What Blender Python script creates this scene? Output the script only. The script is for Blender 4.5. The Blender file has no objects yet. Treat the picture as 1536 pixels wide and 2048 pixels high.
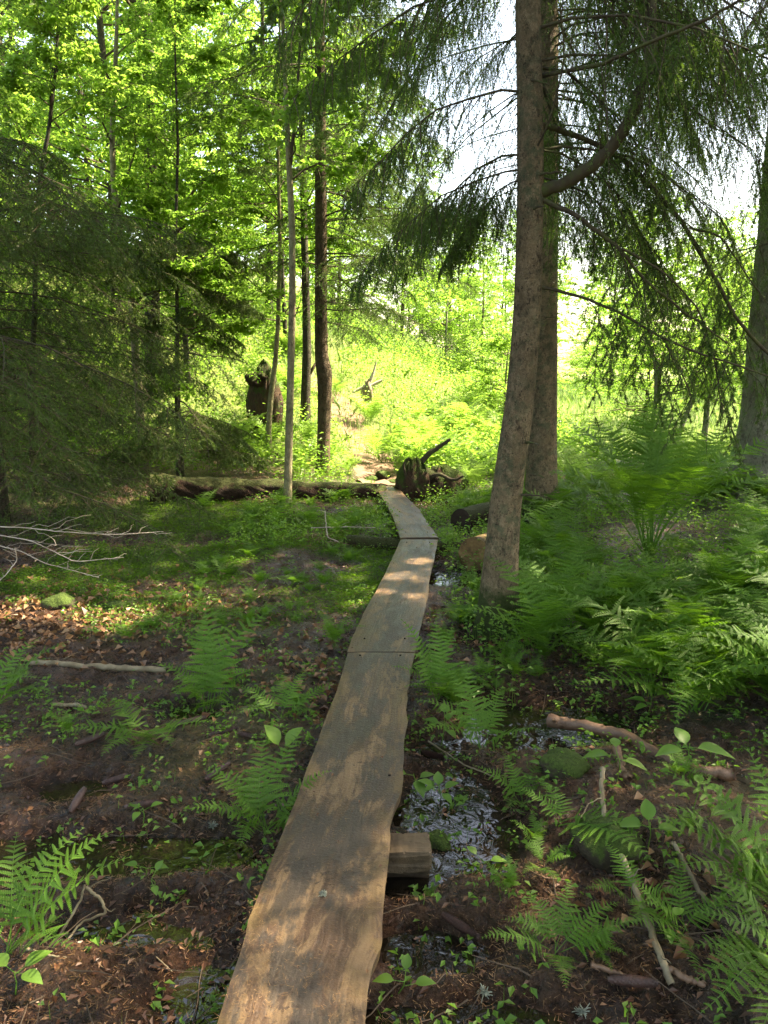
import bpy, math, random
import numpy as np
R = math.radians
rng = np.random.default_rng(7)
random.seed(7)
sc = bpy.context.scene
C = sc.collection

# ------------------------------------------------------------------ camera, sky, sun, exposure
CAM = np.array([0.0, 0.0, 1.7]); PITCH = R(11.3); FPX = 1547.0
cd = bpy.data.cameras.new('camera'); cam = bpy.data.objects.new('camera', cd); C.objects.link(cam)
cam.location = CAM; cam.rotation_euler = (R(90) - PITCH, 0, 0)
cd.sensor_fit = 'VERTICAL'; cd.sensor_height = 36; cd.lens = 36 * FPX / 2048
cd.clip_start = 0.05; cd.clip_end = 2000
sc.camera = cam
SUN_EL, SUN_AZ = 52.0, 72.0          # azimuth measured from +Y towards +X
w = bpy.data.worlds.new('World'); sc.world = w; w.use_nodes = True
nt = w.node_tree; bg = nt.nodes['Background']
sky = nt.nodes.new('ShaderNodeTexSky'); sky.sky_type = 'NISHITA'; sky.sun_disc = False
sky.sun_elevation = R(SUN_EL); sky.sun_rotation = R(SUN_AZ)
sky.air_density = 1.0; sky.dust_density = 2.0; sky.ozone_density = 1.0
nt.links.new(sky.outputs[0], bg.inputs[0]); bg.inputs[1].default_value = 0.125
sd = bpy.data.lights.new('sun', 'SUN'); sun = bpy.data.objects.new('sun', sd); C.objects.link(sun)
sd.energy = 4.3; sd.angle = R(0.5); sd.color = (1.0, 0.95, 0.86)
sun.rotation_euler = (R(90 - SUN_EL), 0, R(180 - SUN_AZ))
sun.rotation_euler = (R(90 - SUN_EL), 0, -R(SUN_AZ) + math.pi)
sc.view_settings.view_transform = 'Standard'; sc.view_settings.look = 'None'
sc.view_settings.gamma = 1.0; sc.view_settings.exposure = 2.98
sc.view_settings.use_white_balance = True; sc.view_settings.white_balance_temperature = 8700; sc.view_settings.white_balance_tint = 12
sc.cycles.max_bounces = 7; sc.cycles.diffuse_bounces = 4; sc.cycles.glossy_bounces = 2
sc.cycles.transmission_bounces = 4; sc.cycles.sample_clamp_indirect = 1.2; sc.cycles.sample_clamp_direct = 12.0
sc.cycles.use_denoising = True; sc.cycles.denoiser = 'OPENIMAGEDENOISE'; sc.cycles.denoising_prefilter = 'NONE'   # keeps fine fern and needle detail
sc.cycles.caustics_reflective = False; sc.cycles.caustics_refractive = False

# ------------------------------------------------------------------ pixel helpers (photo pixels 1536x2048)
def ray(px, py):
    dx = (px - 768) / FPX; dy = (1024 - py) / FPX
    return np.array([dx, math.cos(PITCH) + math.sin(PITCH) * dy, -math.sin(PITCH) + math.cos(PITCH) * dy])
def G(px, py, z=0.0):
    d = ray(px, py); t = (z - CAM[2]) / d[2]; return CAM + d * t
def PY(px, py, y):
    d = ray(px, py); return CAM + d * (y / d[1])

# ------------------------------------------------------------------ noise
def vnoise(x, y, seed=0):
    x = np.asarray(x, float); y = np.asarray(y, float)
    xi = np.floor(x).astype(np.int64); yi = np.floor(y).astype(np.int64); fx = x - xi; fy = y - yi
    def h(a, b):
        n = (a * 374761393 + b * 668265263 + seed * 982451653) & 0x7fffffff
        n = ((n ^ (n >> 13)) * 1274126177) & 0x7fffffff
        return ((n ^ (n >> 16)) & 0xffff) / 65535.0
    u = fx * fx * (3 - 2 * fx); v = fy * fy * (3 - 2 * fy)
    return ((h(xi, yi) * (1 - u) + h(xi + 1, yi) * u) * (1 - v) + (h(xi, yi + 1) * (1 - u) + h(xi + 1, yi + 1) * u) * v) * 2 - 1
def fbm(x, y, o=3, seed=0):
    s = 0; a = 1.0
    for k in range(o):
        s = s + a * vnoise(x * 2 ** k, y * 2 ** k, seed + k); a *= 0.5
    return s / 1.75
def sm(a, b, x):
    t = np.clip((np.asarray(x, float) - a) / (b - a), 0, 1); return t * t * (3 - 2 * t)

WATER = -0.055
DIPS = [(G(1090, 1440), .40, .30, .15), (G(925, 1605), .30, .30, .12), (G(960, 1680), .15, .15, .06), (G(900, 1145), .22, .3, .09),
        (G(815, 1730), .14, .12, .08), (G(900, 1880), .16, .1, .065), (G(820, 1870), .12, .1, .06), (G(860, 1480), .14, .12, .055), (G(110, 1690), .5, .16, .075), (G(400, 1690), .30, .12, .07),
        (G(300, 1810), .25, .10, .065), (G(420, 1960), .16, .2, .08), (G(250, 1850), .3, .06, .06), (G(150, 1560), .3, .1, .06), (G(758, 958), .3, .25, .10), (G(930, 2010), .3, .08, .065), (G(380,1410), .25,.12,.06)]
def hill(x, y):
    A = np.interp(x, [-30, -8, -4, -1.5, 0.8, 2.6, 4.5, 8], [6.5, 4.2, 3.1, 2.25, 1.75, 1.0, .35, .0])
    y0 = np.interp(x, [-8, -2, 0, 1.5, 4], [9.2, 10.3, 11.2, 12.0, 13.0])
    s = sm(0, 1, (y - y0) / 9.0)
    far = np.interp(y, [0, 20, 60, 400], [0, 0, 3.5, 12]) * np.interp(x / np.maximum(y, 1), [-1, -.1, .12, .3], [1, 1, .35, -.05])
    return A * s + far
def HB(x, y):
    x = np.asarray(x, float); y = np.asarray(y, float)
    z = hill(x, y)
    z = z + 0.16 * sm(1.2, 3.0, x) * sm(2.0, 4.0, y) + 0.10 * sm(1.0, 2.2, x) * (1 - sm(2.0, 4.0, y)) + 0.10 * sm(-1.5, -4, x) + 0.06 * sm(4.0, 6.0, y) * sm(0.3, -1.2, x)
    # litter mound under the sticks on the right
    c = G(1270, 1600); z = z + 0.12 * np.exp(-((x - c[0]) / .45) ** 2 - ((y - c[1]) / .4) ** 2)
    near = 1 - sm(14, 22, y)
    z = z + near * (0.035 * fbm(x * 1.1, y * 1.1, 3, 3) + 0.034 * fbm(x * 4, y * 4, 3, 9)) + (1 - near) * 0.25 * fbm(x * .25, y * .25, 3, 5)
    for (c, rx, ry, d) in DIPS:
        rr = ((x - c[0]) / rx) ** 2 + ((y - c[1]) / ry) ** 2
        z = z - d * .95 * np.exp(-rr * rr * .7)
    return z
def H(x, y):
    x = np.asarray(x, float); y = np.asarray(y, float)
    near = 1 - sm(10, 16, y)
    return HB(x, y) + near * (0.024 * fbm(x * 13, y * 13, 2, 21) + 0.011 * fbm(x * 32, y * 32, 2, 31))
def GH(px, py):
    p = G(px, py, 0.0)
    for _ in range(25):
        z = float(HB(p[0], p[1])); d = ray(px, py)
        if d[2] > -0.01: break
        q = CAM + d * ((z - CAM[2]) / d[2]); p = p * .5 + q * .5
    p = np.array(p); p[2] = float(H(p[0], p[1])); return p

# ------------------------------------------------------------------ mesh helpers
def mesh(name, V, faces, mats, mi=None, smooth=False, attrs=None, uv=None):
    """faces: list of (n,k) int arrays; mi: list of material indices per face array"""
    me = bpy.data.meshes.new(name)
    V = np.ascontiguousarray(V, np.float32).reshape(-1, 3)
    if not isinstance(faces, (list, tuple)): faces = [faces]
    faces = [np.asarray(f, np.int32) for f in faces if len(f)]
    loops = np.concatenate([f.ravel() for f in faces]); tot = np.concatenate([np.full(len(f), f.shape[1], np.int32) for f in faces])
    start = np.concatenate([[0], np.cumsum(tot)[:-1]]).astype(np.int32)
    me.vertices.add(len(V)); me.vertices.foreach_set('co', V.ravel())
    me.loops.add(len(loops)); me.loops.foreach_set('vertex_index', loops)
    me.polygons.add(len(tot)); me.polygons.foreach_set('loop_start', start); me.polygons.foreach_set('loop_total', tot)
    if mi is not None:
        me.polygons.foreach_set('material_index', np.concatenate([np.full(len(f), m, np.int32) for f, m in zip(faces, mi)]))
    me.polygons.foreach_set('use_smooth', np.full(len(tot), smooth, bool))
    for m in (mats if isinstance(mats, (list, tuple)) else [mats]): me.materials.append(m)
    for k, a in (attrs or {}).items():
        at = me.attributes.new(k, 'FLOAT', 'POINT'); at.data.foreach_set('value', np.ascontiguousarray(a, np.float32))
    if uv is not None:
        l = me.uv_layers.new(name='UVMap'); l.data.foreach_set('uv', np.ascontiguousarray(uv[loops], np.float32).ravel())
    me.update(calc_edges=True)
    return me
class MB:
    def __init__(s): s.V = []; s.F = {}; s.A = []; s.n = 0
    def add(s, V, F, mi=0, a=0.5):
        V = np.asarray(V, float).reshape(-1, 3); F = np.asarray(F)
        s.V.append(V); s.A.append(np.broadcast_to(np.asarray(a, float), (len(V),)).copy() if np.ndim(a) <= 1 else a)
        s.F.setdefault((mi, F.shape[1]), []).append(F + s.n); s.n += len(V)
    def mesh(s, name, mats, smooth=False):
        ks = sorted(s.F); return mesh(name, np.concatenate(s.V), [np.concatenate(s.F[k]) for k in ks], mats, [k[0] for k in ks], smooth, {'rnd': np.concatenate(s.A)})
def nrm(v): return v / np.maximum(np.linalg.norm(v, axis=-1, keepdims=True), 1e-9)
def link(name, me, parent=None, loc=None):
    o = bpy.data.objects.new(name, me); C.objects.link(o)
    if parent is not None: o.parent = parent
    if loc is not None: o.location = loc
    return o
def tag(o, label, cat, group=None, kind=None):
    if label: o['label'] = label
    if cat: o['category'] = cat
    if group: o['group'] = group
    if kind: o['kind'] = kind
    return o
def thing(name, loc, label, cat, group=None, rz=0):
    o = bpy.data.objects.new(name, None); C.objects.link(o); o.location = loc; o.rotation_euler = (0, 0, rz)
    o.empty_display_size = .1
    return tag(o, label, cat, group)

def tubes(P, rad, k=6, ref=None, cap=False, bump=None):
    """P (B,n,3), rad (B,n) -> V,F"""
    P = np.asarray(P, float); rad = np.asarray(rad, float)
    if P.ndim == 2: P = P[None]; rad = rad[None]
    B, n, _ = P.shape
    T = nrm(np.gradient(P, axis=1))
    m = nrm(T.mean(1)); r = np.where(np.abs(m[:, 2:3]) > .8, np.array([[1., 0, 0]]), np.array([[0, 0, 1.]]))
    r = np.repeat(r[:, None], n, 1)
    U = nrm(np.cross(T, r)); W = np.cross(T, U)
    a = np.arange(k) / k * 2 * np.pi
    rr = rad[:, :, None] * (1 if bump is None else bump)
    V = P[:, :, None] + rr[..., None] * (np.cos(a)[:, None] * U[:, :, None] + np.sin(a)[:, None] * W[:, :, None])
    idx = np.arange(B * n * k).reshape(B, n, k); a0 = idx[:, :-1]; a1 = idx[:, 1:]
    F = np.stack([a0, a1, np.roll(a1, -1, 2), np.roll(a0, -1, 2)], -1).reshape(-1, 4)
    return V.reshape(-1, 3), F
def poly(S, D, L, bend, n=5, wig=.05, g=rng):
    """polylines from starts, unit dirs, lengths; bend = vector (B,3) or (3,) added * L * s^2"""
    s = np.linspace(0, 1, n)[None, :, None]; L = np.asarray(L)[:, None, None]
    bend = np.broadcast_to(np.asarray(bend, float), D.shape)[:, None]
    W = g.normal(0, 1, (len(S), n, 3)) * wig; W[:, 0] = 0; W = np.cumsum(W, 1) * .5
    return S[:, None] + L * (D[:, None] * s + bend * s * s + W)
def at(P, s):
    """evaluate polylines P (B,n,3) at params s (B,m) -> pos, tangent (B,m,3)"""
    n = P.shape[1]; t = np.clip(s, 0, 1) * (n - 1); i = np.minimum(t.astype(int), n - 2); f = (t - i)[..., None]
    b = np.arange(len(P))[:, None]; a = P[b, i]; c = P[b, i + 1]
    return a + (c - a) * f, nrm(c - a)
def kids(P, L, m, s0, s1, ang, zflat, ls, g=rng, taper=.6, down=0.0, alt=True):
    """children on polylines: returns S, D, L, parent index, s"""
    B = len(P); s = np.linspace(s0, s1, m)[None] + g.uniform(-.5, .5, (B, m)) * (s1 - s0) / m
    p, t = at(P, s)
    if alt:
        side = nrm(np.cross(t, np.array([0, 0, 1.]))) * np.where(np.arange(m) % 2 == 0, 1, -1)[None, :, None]
        side = side + g.normal(0, .25, side.shape) * np.array([1, 1, zflat])
    else:
        side = g.normal(0, 1, t.shape); side = side - (side * t).sum(-1, keepdims=True) * t
        side[..., 2] *= zflat
    side = nrm(side); side[..., 2] -= down
    a = ang + g.normal(0, .15, s.shape)
    d = nrm(t * np.cos(a)[..., None] + side * np.sin(a)[..., None])
    l = np.asarray(L)[:, None] * ls * (1 - taper * np.abs(s - s0) / (s1 - s0 + 1e-9)) * g.uniform(.6, 1.2, s.shape)
    return p.reshape(-1, 3), d.reshape(-1, 3), l.ravel(), np.repeat(np.arange(B), m), s.ravel()
def needles(P, per, nl, nw, g=rng, s0=0.0, spread=.62, flat=.6):
    """triangles along polylines; returns V, F, owner"""
    B = len(P); s = g.uniform(s0, 1, (B, per)); p, t = at(P, s)
    q = g.normal(0, 1, t.shape); q[..., 2] *= flat; q = nrm(q - (q * t).sum(-1, keepdims=True) * t)
    d = nrm(t * .55 + q * spread); l = nl * g.uniform(.7, 1.2, s.shape)[..., None]
    u = nrm(np.cross(d, g.normal(0, 1, d.shape))) * nw * .5
    V = np.stack([p - u, p + u, p + d * l], 2).reshape(-1, 3)
    return V, np.arange(B * per * 3).reshape(-1, 3), np.repeat(np.arange(B), per * 3)
def leaves(p, d, up, L, W, g=rng, fold=.25, curl=.15):
    """pointed folded leaves of 4 tris: base, left, tip, right, mid"""
    n = len(p); L = np.broadcast_to(L, (n,))[:, None]; W = np.broadcast_to(W, (n,))[:, None]
    d = nrm(d); s = nrm(np.cross(d, up)); u = np.cross(s, d)
    mid = p + d * L * .45; a = mid + s * W * .5 + u * W * fold; b = mid - s * W * .5 + u * W * fold
    tip = p + d * L - u * L * curl
    V = np.stack([p, a, tip, b], 1).reshape(-1, 3)
    i = np.arange(n)[:, None] * 4
    F = np.concatenate([i + np.array([[0, 1, 2]]), i + np.array([[0, 2, 3]])], 0)
    return V, F

# ------------------------------------------------------------------ materials
def newmat(name):
    m = bpy.data.materials.new(name); m.use_nodes = True; t = m.node_tree
    for n in list(t.nodes): t.nodes.remove(n)
    return m, t, t.nodes.new('ShaderNodeOutputMaterial')
def N(t, typ, **kw):
    n = t.nodes.new(typ)
    for k, v in kw.items():
        if k.startswith('i_'):
            key = k[2:]; key = int(key) if key.isdigit() else key.replace('_', ' ')
            if hasattr(v, 'is_output') or isinstance(v, bpy.types.NodeSocket): t.links.new(v, n.inputs[key])
            else: n.inputs[key].default_value = v
        else: setattr(n, k, v)
    return n
def c4(c): return (*c, 1.0) if len(c) == 3 else c
def ramp(t, fac, stops, interp='LINEAR'):
    r = t.nodes.new('ShaderNodeValToRGB'); r.color_ramp.interpolation = interp
    e = r.color_ramp.elements
    while len(e) < len(stops): e.new(.5)
    for el, (p, c) in zip(e, stops): el.position = p; el.color = c4(c) if not np.isscalar(c) else (c, c, c, 1)
    t.links.new(fac, r.inputs[0]); return r.outputs[0]
def mixc(t, f, a, b, mode='MIX'):
    n = t.nodes.new('ShaderNodeMix'); n.data_type = 'RGBA'; n.blend_type = mode
    for sock, v in ((n.inputs[0], f), (n.inputs[6], a), (n.inputs[7], b)):
        if isinstance(v, bpy.types.NodeSocket): t.links.new(v, sock)
        else: sock.default_value = v if np.isscalar(v) else c4(v)
    return n.outputs[2]
def noise(t, vec, scale, detail=4, rough=.6, dist=0.0):
    return N(t, 'ShaderNodeTexNoise', i_Vector=vec, i_Scale=scale, i_Detail=detail, i_Roughness=rough, i_Distortion=dist).outputs[0]
def leafmat(name, cols, tcols, trans=.45, rough=.5, spec=.35):
    m, t, out = newmat(name)
    a = N(t, 'ShaderNodeAttribute', attribute_name='rnd').outputs['Fac']
    oi = N(t, 'ShaderNodeObjectInfo').outputs['Random']
    f = N(t, 'ShaderNodeMath', operation='MULTIPLY_ADD', i_0=oi, i_1=.3, i_2=N(t, 'ShaderNodeMath', operation='MULTIPLY', i_0=a, i_1=.75).outputs[0]).outputs[0]
    k = len(cols)
    col = ramp(t, f, [(i / (k - 1), c) for i, c in enumerate(cols)]); tc = ramp(t, f, [(i / (k - 1), c) for i, c in enumerate(tcols)])
    p = N(t, 'ShaderNodeBsdfPrincipled', i_Base_Color=col, i_Roughness=rough); p.inputs['Specular IOR Level'].default_value = spec
    tr = N(t, 'ShaderNodeBsdfTranslucent', i_Color=tc)
    mx = N(t, 'ShaderNodeMixShader', i_0=trans); t.links.new(p.outputs[0], mx.inputs[1]); t.links.new(tr.outputs[0], mx.inputs[2])
    t.links.new(mx.outputs[0], out.inputs[0]); return m
def solid(name, cols, rough=.8, scale=8, bump=.3, bscale=40, spec=.3, stretch=(1, 1, 1)):
    m, t, out = newmat(name)
    tc = N(t, 'ShaderNodeTexCoord').outputs['Object']; mp = N(t, 'ShaderNodeMapping', i_Vector=tc, i_Scale=stretch).outputs[0]
    a = N(t, 'ShaderNodeAttribute', attribute_name='rnd').outputs['Fac']
    nz = noise(t, mp, scale, 5, .65)
    f = N(t, 'ShaderNodeMath', operation='ADD', i_0=nz, i_1=N(t, 'ShaderNodeMath', operation='MULTIPLY_ADD', i_0=a, i_1=.3, i_2=-.15).outputs[0]).outputs[0]
    k = len(cols); col = ramp(t, f, [(.3 + .4 * i / max(k - 1, 1), c) for i, c in enumerate(cols)])
    b = N(t, 'ShaderNodeBump', i_Strength=bump, i_Distance=.01, i_Height=noise(t, mp, bscale, 6, .7)).outputs[0]
    p = N(t, 'ShaderNodeBsdfPrincipled', i_Base_Color=col, i_Roughness=rough, i_Normal=b); p.inputs['Specular IOR Level'].default_value = spec
    t.links.new(p.outputs[0], out.inputs[0]); return m
def barkmat(name, dark, mid, light, lichen=(.16, .2, .12), lich=.5, moss=0.0, vs=38, stretch=.45, bump=.8, spots=0.0):
    m, t, out = newmat(name)
    tc = N(t, 'ShaderNodeTexCoord').outputs['Object']
    mp = N(t, 'ShaderNodeMapping', i_Vector=tc, i_Scale=(1, 1, stretch)).outputs[0]
    wv = mixc(t, .35, mp, N(t, 'ShaderNodeTexNoise', i_Vector=mp, i_Scale=13.0, i_Detail=4.0).outputs[1], 'ADD')
    vo = N(t, 'ShaderNodeTexVoronoi', feature='DISTANCE_TO_EDGE', i_Vector=wv, i_Scale=float(vs)).outputs['Distance']
    vc = N(t, 'ShaderNodeTexVoronoi', i_Vector=wv, i_Scale=float(vs)).outputs['Color']
    fine = noise(t, mp, 120, 5, .7)
    big = noise(t, tc, 3.2, 4, .6)
    col = mixc(t, ramp(t, noise(t, mp, 30, 6, .8), [(.36, 0.), (.62, 1.)]), mid, light)
    col = mixc(t, .35, col, mixc(t, vc, mid, light), 'MIX')
    col = mixc(t, ramp(t, vo, [(0, .42), (.14, 0.)]), col, dark)
    col = mixc(t, ramp(t, noise(t, mp, 11, 6, .8, .6), [(.40, 0.), (.60, .7)]), col, mid)
    col = mixc(t, ramp(t, noise(t, mp, 20, 7, .85), [(.52, 0.), (.60, .85)]), col, dark)
    lm = ramp(t, noise(t, tc, 15.0, 7, .78), [(.46, 0.), (.56, 1.)])
    lm2 = N(t, 'ShaderNodeMath', operation='MULTIPLY', i_0=lm, i_1=N(t, 'ShaderNodeMath', operation='MULTIPLY', i_0=ramp(t, big, [(.35, 0.), (.6, 1.)]), i_1=lich).outputs[0]).outputs[0]
    col = mixc(t, lm2, col, lichen)
    bm_ = ramp(t, noise(t, tc, 6.5, 6, .75, .5), [(.32, .52), (.5, 1.), (.66, 1.35)])
    col = mixc(t, .9, col, bm_, 'MULTIPLY')
    if spots:
        col = mixc(t, ramp(t, noise(t, tc, 55, 3, .6), [(.62, 0.), (.68, spots)]), col, (.02, .018, .014))
    if moss:
        z = N(t, 'ShaderNodeSeparateXYZ', i_0=tc).outputs[2]
        mz = N(t, 'ShaderNodeMath', operation='ADD', i_0=z, i_1=N(t, 'ShaderNodeMath', operation='MULTIPLY', i_0=noise(t, tc, 12, 5, .7), i_1=-.5).outputs[0]).outputs[0]
        col = mixc(t, ramp(t, mz, [(0.0, moss), (.12, 0.)]), col, (.045, .085, .015))
    hgt = N(t, 'ShaderNodeMath', operation='ADD', i_0=ramp(t, vo, [(0, 0.), (.16, 1.)]), i_1=fine).outputs[0]
    b = N(t, 'ShaderNodeBump', i_Strength=bump, i_Distance=.022, i_Height=N(t, 'ShaderNodeMath', operation='ADD', i_0=hgt, i_1=N(t, 'ShaderNodeMath', operation='MULTIPLY', i_0=noise(t, mp, 20, 7, .85), i_1=1.5).outputs[0]).outputs[0]).outputs[0]
    p = N(t, 'ShaderNodeBsdfPrincipled', i_Base_Color=col, i_Roughness=.85, i_Normal=b); p.inputs['Specular IOR Level'].default_value = .25
    t.links.new(p.outputs[0], out.inputs[0]); return m

M = {}
M['needle'] = leafmat('spruce needles', [(.04, .075, .02), (.06, .115, .03), (.09, .17, .04)], [(.07, .14, .02), (.11, .22, .03), (.18, .33, .045)], .42, .5, .3)
M['needle_dark'] = leafmat('old spruce needles', [(.07, .06, .025), (.055, .10, .025), (.08, .15, .035)], [(.06, .07, .015), (.08, .15, .02), (.13, .24, .03)], .36, .5, .3)
M['leaf'] = leafmat('sunlit tint broad leaves', [(.06, .13, .012), (.09, .18, .018), (.13, .23, .02)], [(.19, .41, .05), (.27, .52, .07), (.38, .60, .11)], .55, .45, .35)  # lit version of the leaf colour, sunlight put into the tint
M['leaf2'] = leafmat('shade tint broad leaves', [(.035, .10, .018), (.05, .14, .022), (.07, .18, .025)], [(.08, .25, .015), (.12, .33, .02), (.2, .42, .025)], .45, .45, .35)  # darker version of the same leaf, shade put into the tint
M['fern'] = leafmat('fern green', [(.12, .14, .03), (.065, .15, .022), (.095, .21, .03), (.13, .26, .04)], [(.2, .3, .03), (.16, .38, .025), (.22, .48, .035), (.3, .58, .05)], .42, .5, .3)
M['fern_sun'] = leafmat('sunlit tint yellow green fern', [(.1, .2, .035), (.15, .27, .05), (.2, .31, .08)], [(.24, .5, .05), (.33, .58, .09), (.44, .64, .15)], .45, .5, .3)  # fern copy paled and yellowed, sunlight is put into its colour
M['herb'] = leafmat('herb green', [(.065, .15, .022), (.095, .21, .035), (.14, .25, .045)], [(.16, .38, .03), (.22, .47, .04), (.3, .56, .05)], .4, .45, .35)
M['mossleaf'] = leafmat('moss green', [(.04, .09, .012), (.065, .14, .018), (.10, .19, .025)], [(.09, .22, .012), (.14, .32, .015), (.2, .4, .02)], .4, .6, .2)
M['grass'] = leafmat('meadow grass', [(.10, .19, .05), (.16, .25, .09), (.28, .33, .18)], [(.2, .40, .08), (.3, .48, .12), (.42, .52, .22)], .4, .5, .3)
M['dead'] = leafmat('dead leaves', [(.05, .022, .012), (.13, .055, .028), (.30, .17, .08)], [(.05, .02, .008), (.1, .045, .015), (.15, .08, .03)], .15, .45, .5)
M['straw'] = leafmat('fallen needles', [(.10, .055, .025), (.18, .1, .045), (.28, .17, .08)], [(.05, .03, .01), (.1, .06, .02), (.12, .08, .03)], .1, .5, .4)
M['bark'] = barkmat('spruce bark', (.065, .05, .034), (.30, .218, .125), (.56, .43, .28), lichen=(.12, .155, .085), lich=.8, moss=.9, spots=.8, vs=62, stretch=.6, bump=1.0)
M['bark_grey'] = barkmat('grey lichen bark', (.07, .065, .05), (.24, .225, .17), (.38, .37, .29), lichen=(.22, .27, .17), lich=.8, vs=26)
M['bark_dark'] = barkmat('dark bark', (.015, .012, .009), (.05, .04, .028), (.1, .085, .06), lichen=(.1, .13, .07), lich=.5, vs=30)
M['bark_red'] = barkmat('brown spruce bark', (.04, .027, .018), (.13, .09, .055), (.22, .155, .10), lichen=(.07, .1, .04), lich=.4, vs=34)
M['bark_pale'] = barkmat('pale smooth bark', (.09, .075, .045), (.22, .19, .11), (.34, .30, .19), lichen=(.14, .18, .08), lich=.6, vs=14, bump=.3, spots=.5)
M['twig'] = solid('twig brown', [(.04, .028, .018), (.09, .065, .045)], .85, 6, .2)
M['twig_pale'] = solid('dead twig grey', [(.25, .2, .16), (.5, .44, .38)], .8, 5, .2)
M['mossy_limb'] = solid('mossy limb', [(.035, .028, .018), (.06, .05, .03), (.06, .085, .02)], .9, 9, .5, 60)
M['wet_stick'] = solid('wet bark stick', [(.07, .035, .022), (.14, .075, .045), (.2, .12, .075)], .45, 8, .5, 60, .5)
M['stick'] = solid('dry lichen stick', [(.12, .09, .055), (.2, .16, .1), (.26, .23, .16)], .8, 14, .5, 70)
def mossy(name, cols, mosscol=(.05, .085, .015), amt=1.0, scale=9, stretch=(1, 1, 1), dist=.05):
    m, t, out = newmat(name)
    tc = N(t, 'ShaderNodeTexCoord').outputs['Object']; mp = N(t, 'ShaderNodeMapping', i_Vector=tc, i_Scale=stretch).outputs[0]
    k = len(cols); col = ramp(t, noise(t, mp, scale, 8, .75), [(.3 + .4 * i / (k - 1), c) for i, c in enumerate(cols)])
    hg = N(t, 'ShaderNodeMath', operation='ADD', i_0=noise(t, mp, 11, 8, .75), i_1=N(t, 'ShaderNodeMath', operation='MULTIPLY', i_0=noise(t, mp, 70, 4, .8), i_1=.4).outputs[0]).outputs[0]
    b = N(t, 'ShaderNodeBump', i_Strength=1.0, i_Distance=dist, i_Height=hg).outputs[0]
    nz = N(t, 'ShaderNodeSeparateXYZ', i_0=N(t, 'ShaderNodeNewGeometry').outputs['Normal']).outputs[2]
    f = N(t, 'ShaderNodeMath', operation='ADD', i_0=N(t, 'ShaderNodeMath', operation='MULTIPLY', i_0=nz, i_1=.35).outputs[0], i_1=noise(t, tc, 6, 6, .75)).outputs[0]
    mo = mixc(t, ramp(t, noise(t, tc, 90, 4, .7), [(.3, 0.), (.7, 1.)]), tuple(c * .45 for c in mosscol), tuple(c * 1.5 for c in mosscol))
    col = mixc(t, ramp(t, f, [(.58, 0.), (.68, amt)]), col, mo)
    p = N(t, 'ShaderNodeBsdfPrincipled', i_Base_Color=col, i_Roughness=.85, i_Normal=b); p.inputs['Specular IOR Level'].default_value = .25
    t.links.new(p.outputs[0], out.inputs[0]); return m
M['rotten'] = mossy('rotten wood', [(.02, .014, .01), (.09, .052, .03), (.045, .03, .018), (.18, .10, .055)], scale=12, stretch=(1, 1, .35), dist=.06)
M['log'] = mossy('mossy log', [(.012, .008, .005), (.05, .025, .014), (.022, .013, .009), (.12, .058, .03)], scale=18, amt=.55, dist=.06)
M['log_end'] = solid('ochre cut wood', [(.05, .03, .012), (.15, .09, .035), (.25, .17, .07)], .75, 9, .5, 60)
M['log_dark'] = solid('dark cut wood', [(.015, .01, .007), (.045, .028, .018)], .8, 12, .5, 60)
M['cone'] = solid('wet cone scales', [(.035, .018, .014), (.09, .045, .035)], .4, 40, .5, 90, .5)
M['rock'] = mossy('mossy stone', [(.02, .016, .01), (.05, .04, .025), (.03, .03, .012)], dist=.03)
M['lichen'] = solid('grey lichen', [(.16, .18, .14), (.3, .33, .26)], .9, 30, .5, 80)
M['beam'] = solid('sawn beam', [(.05, .035, .02), (.12, .085, .05), (.08, .075, .03)], .7, 6, .5, 50, stretch=(1, .2, 1))

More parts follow.
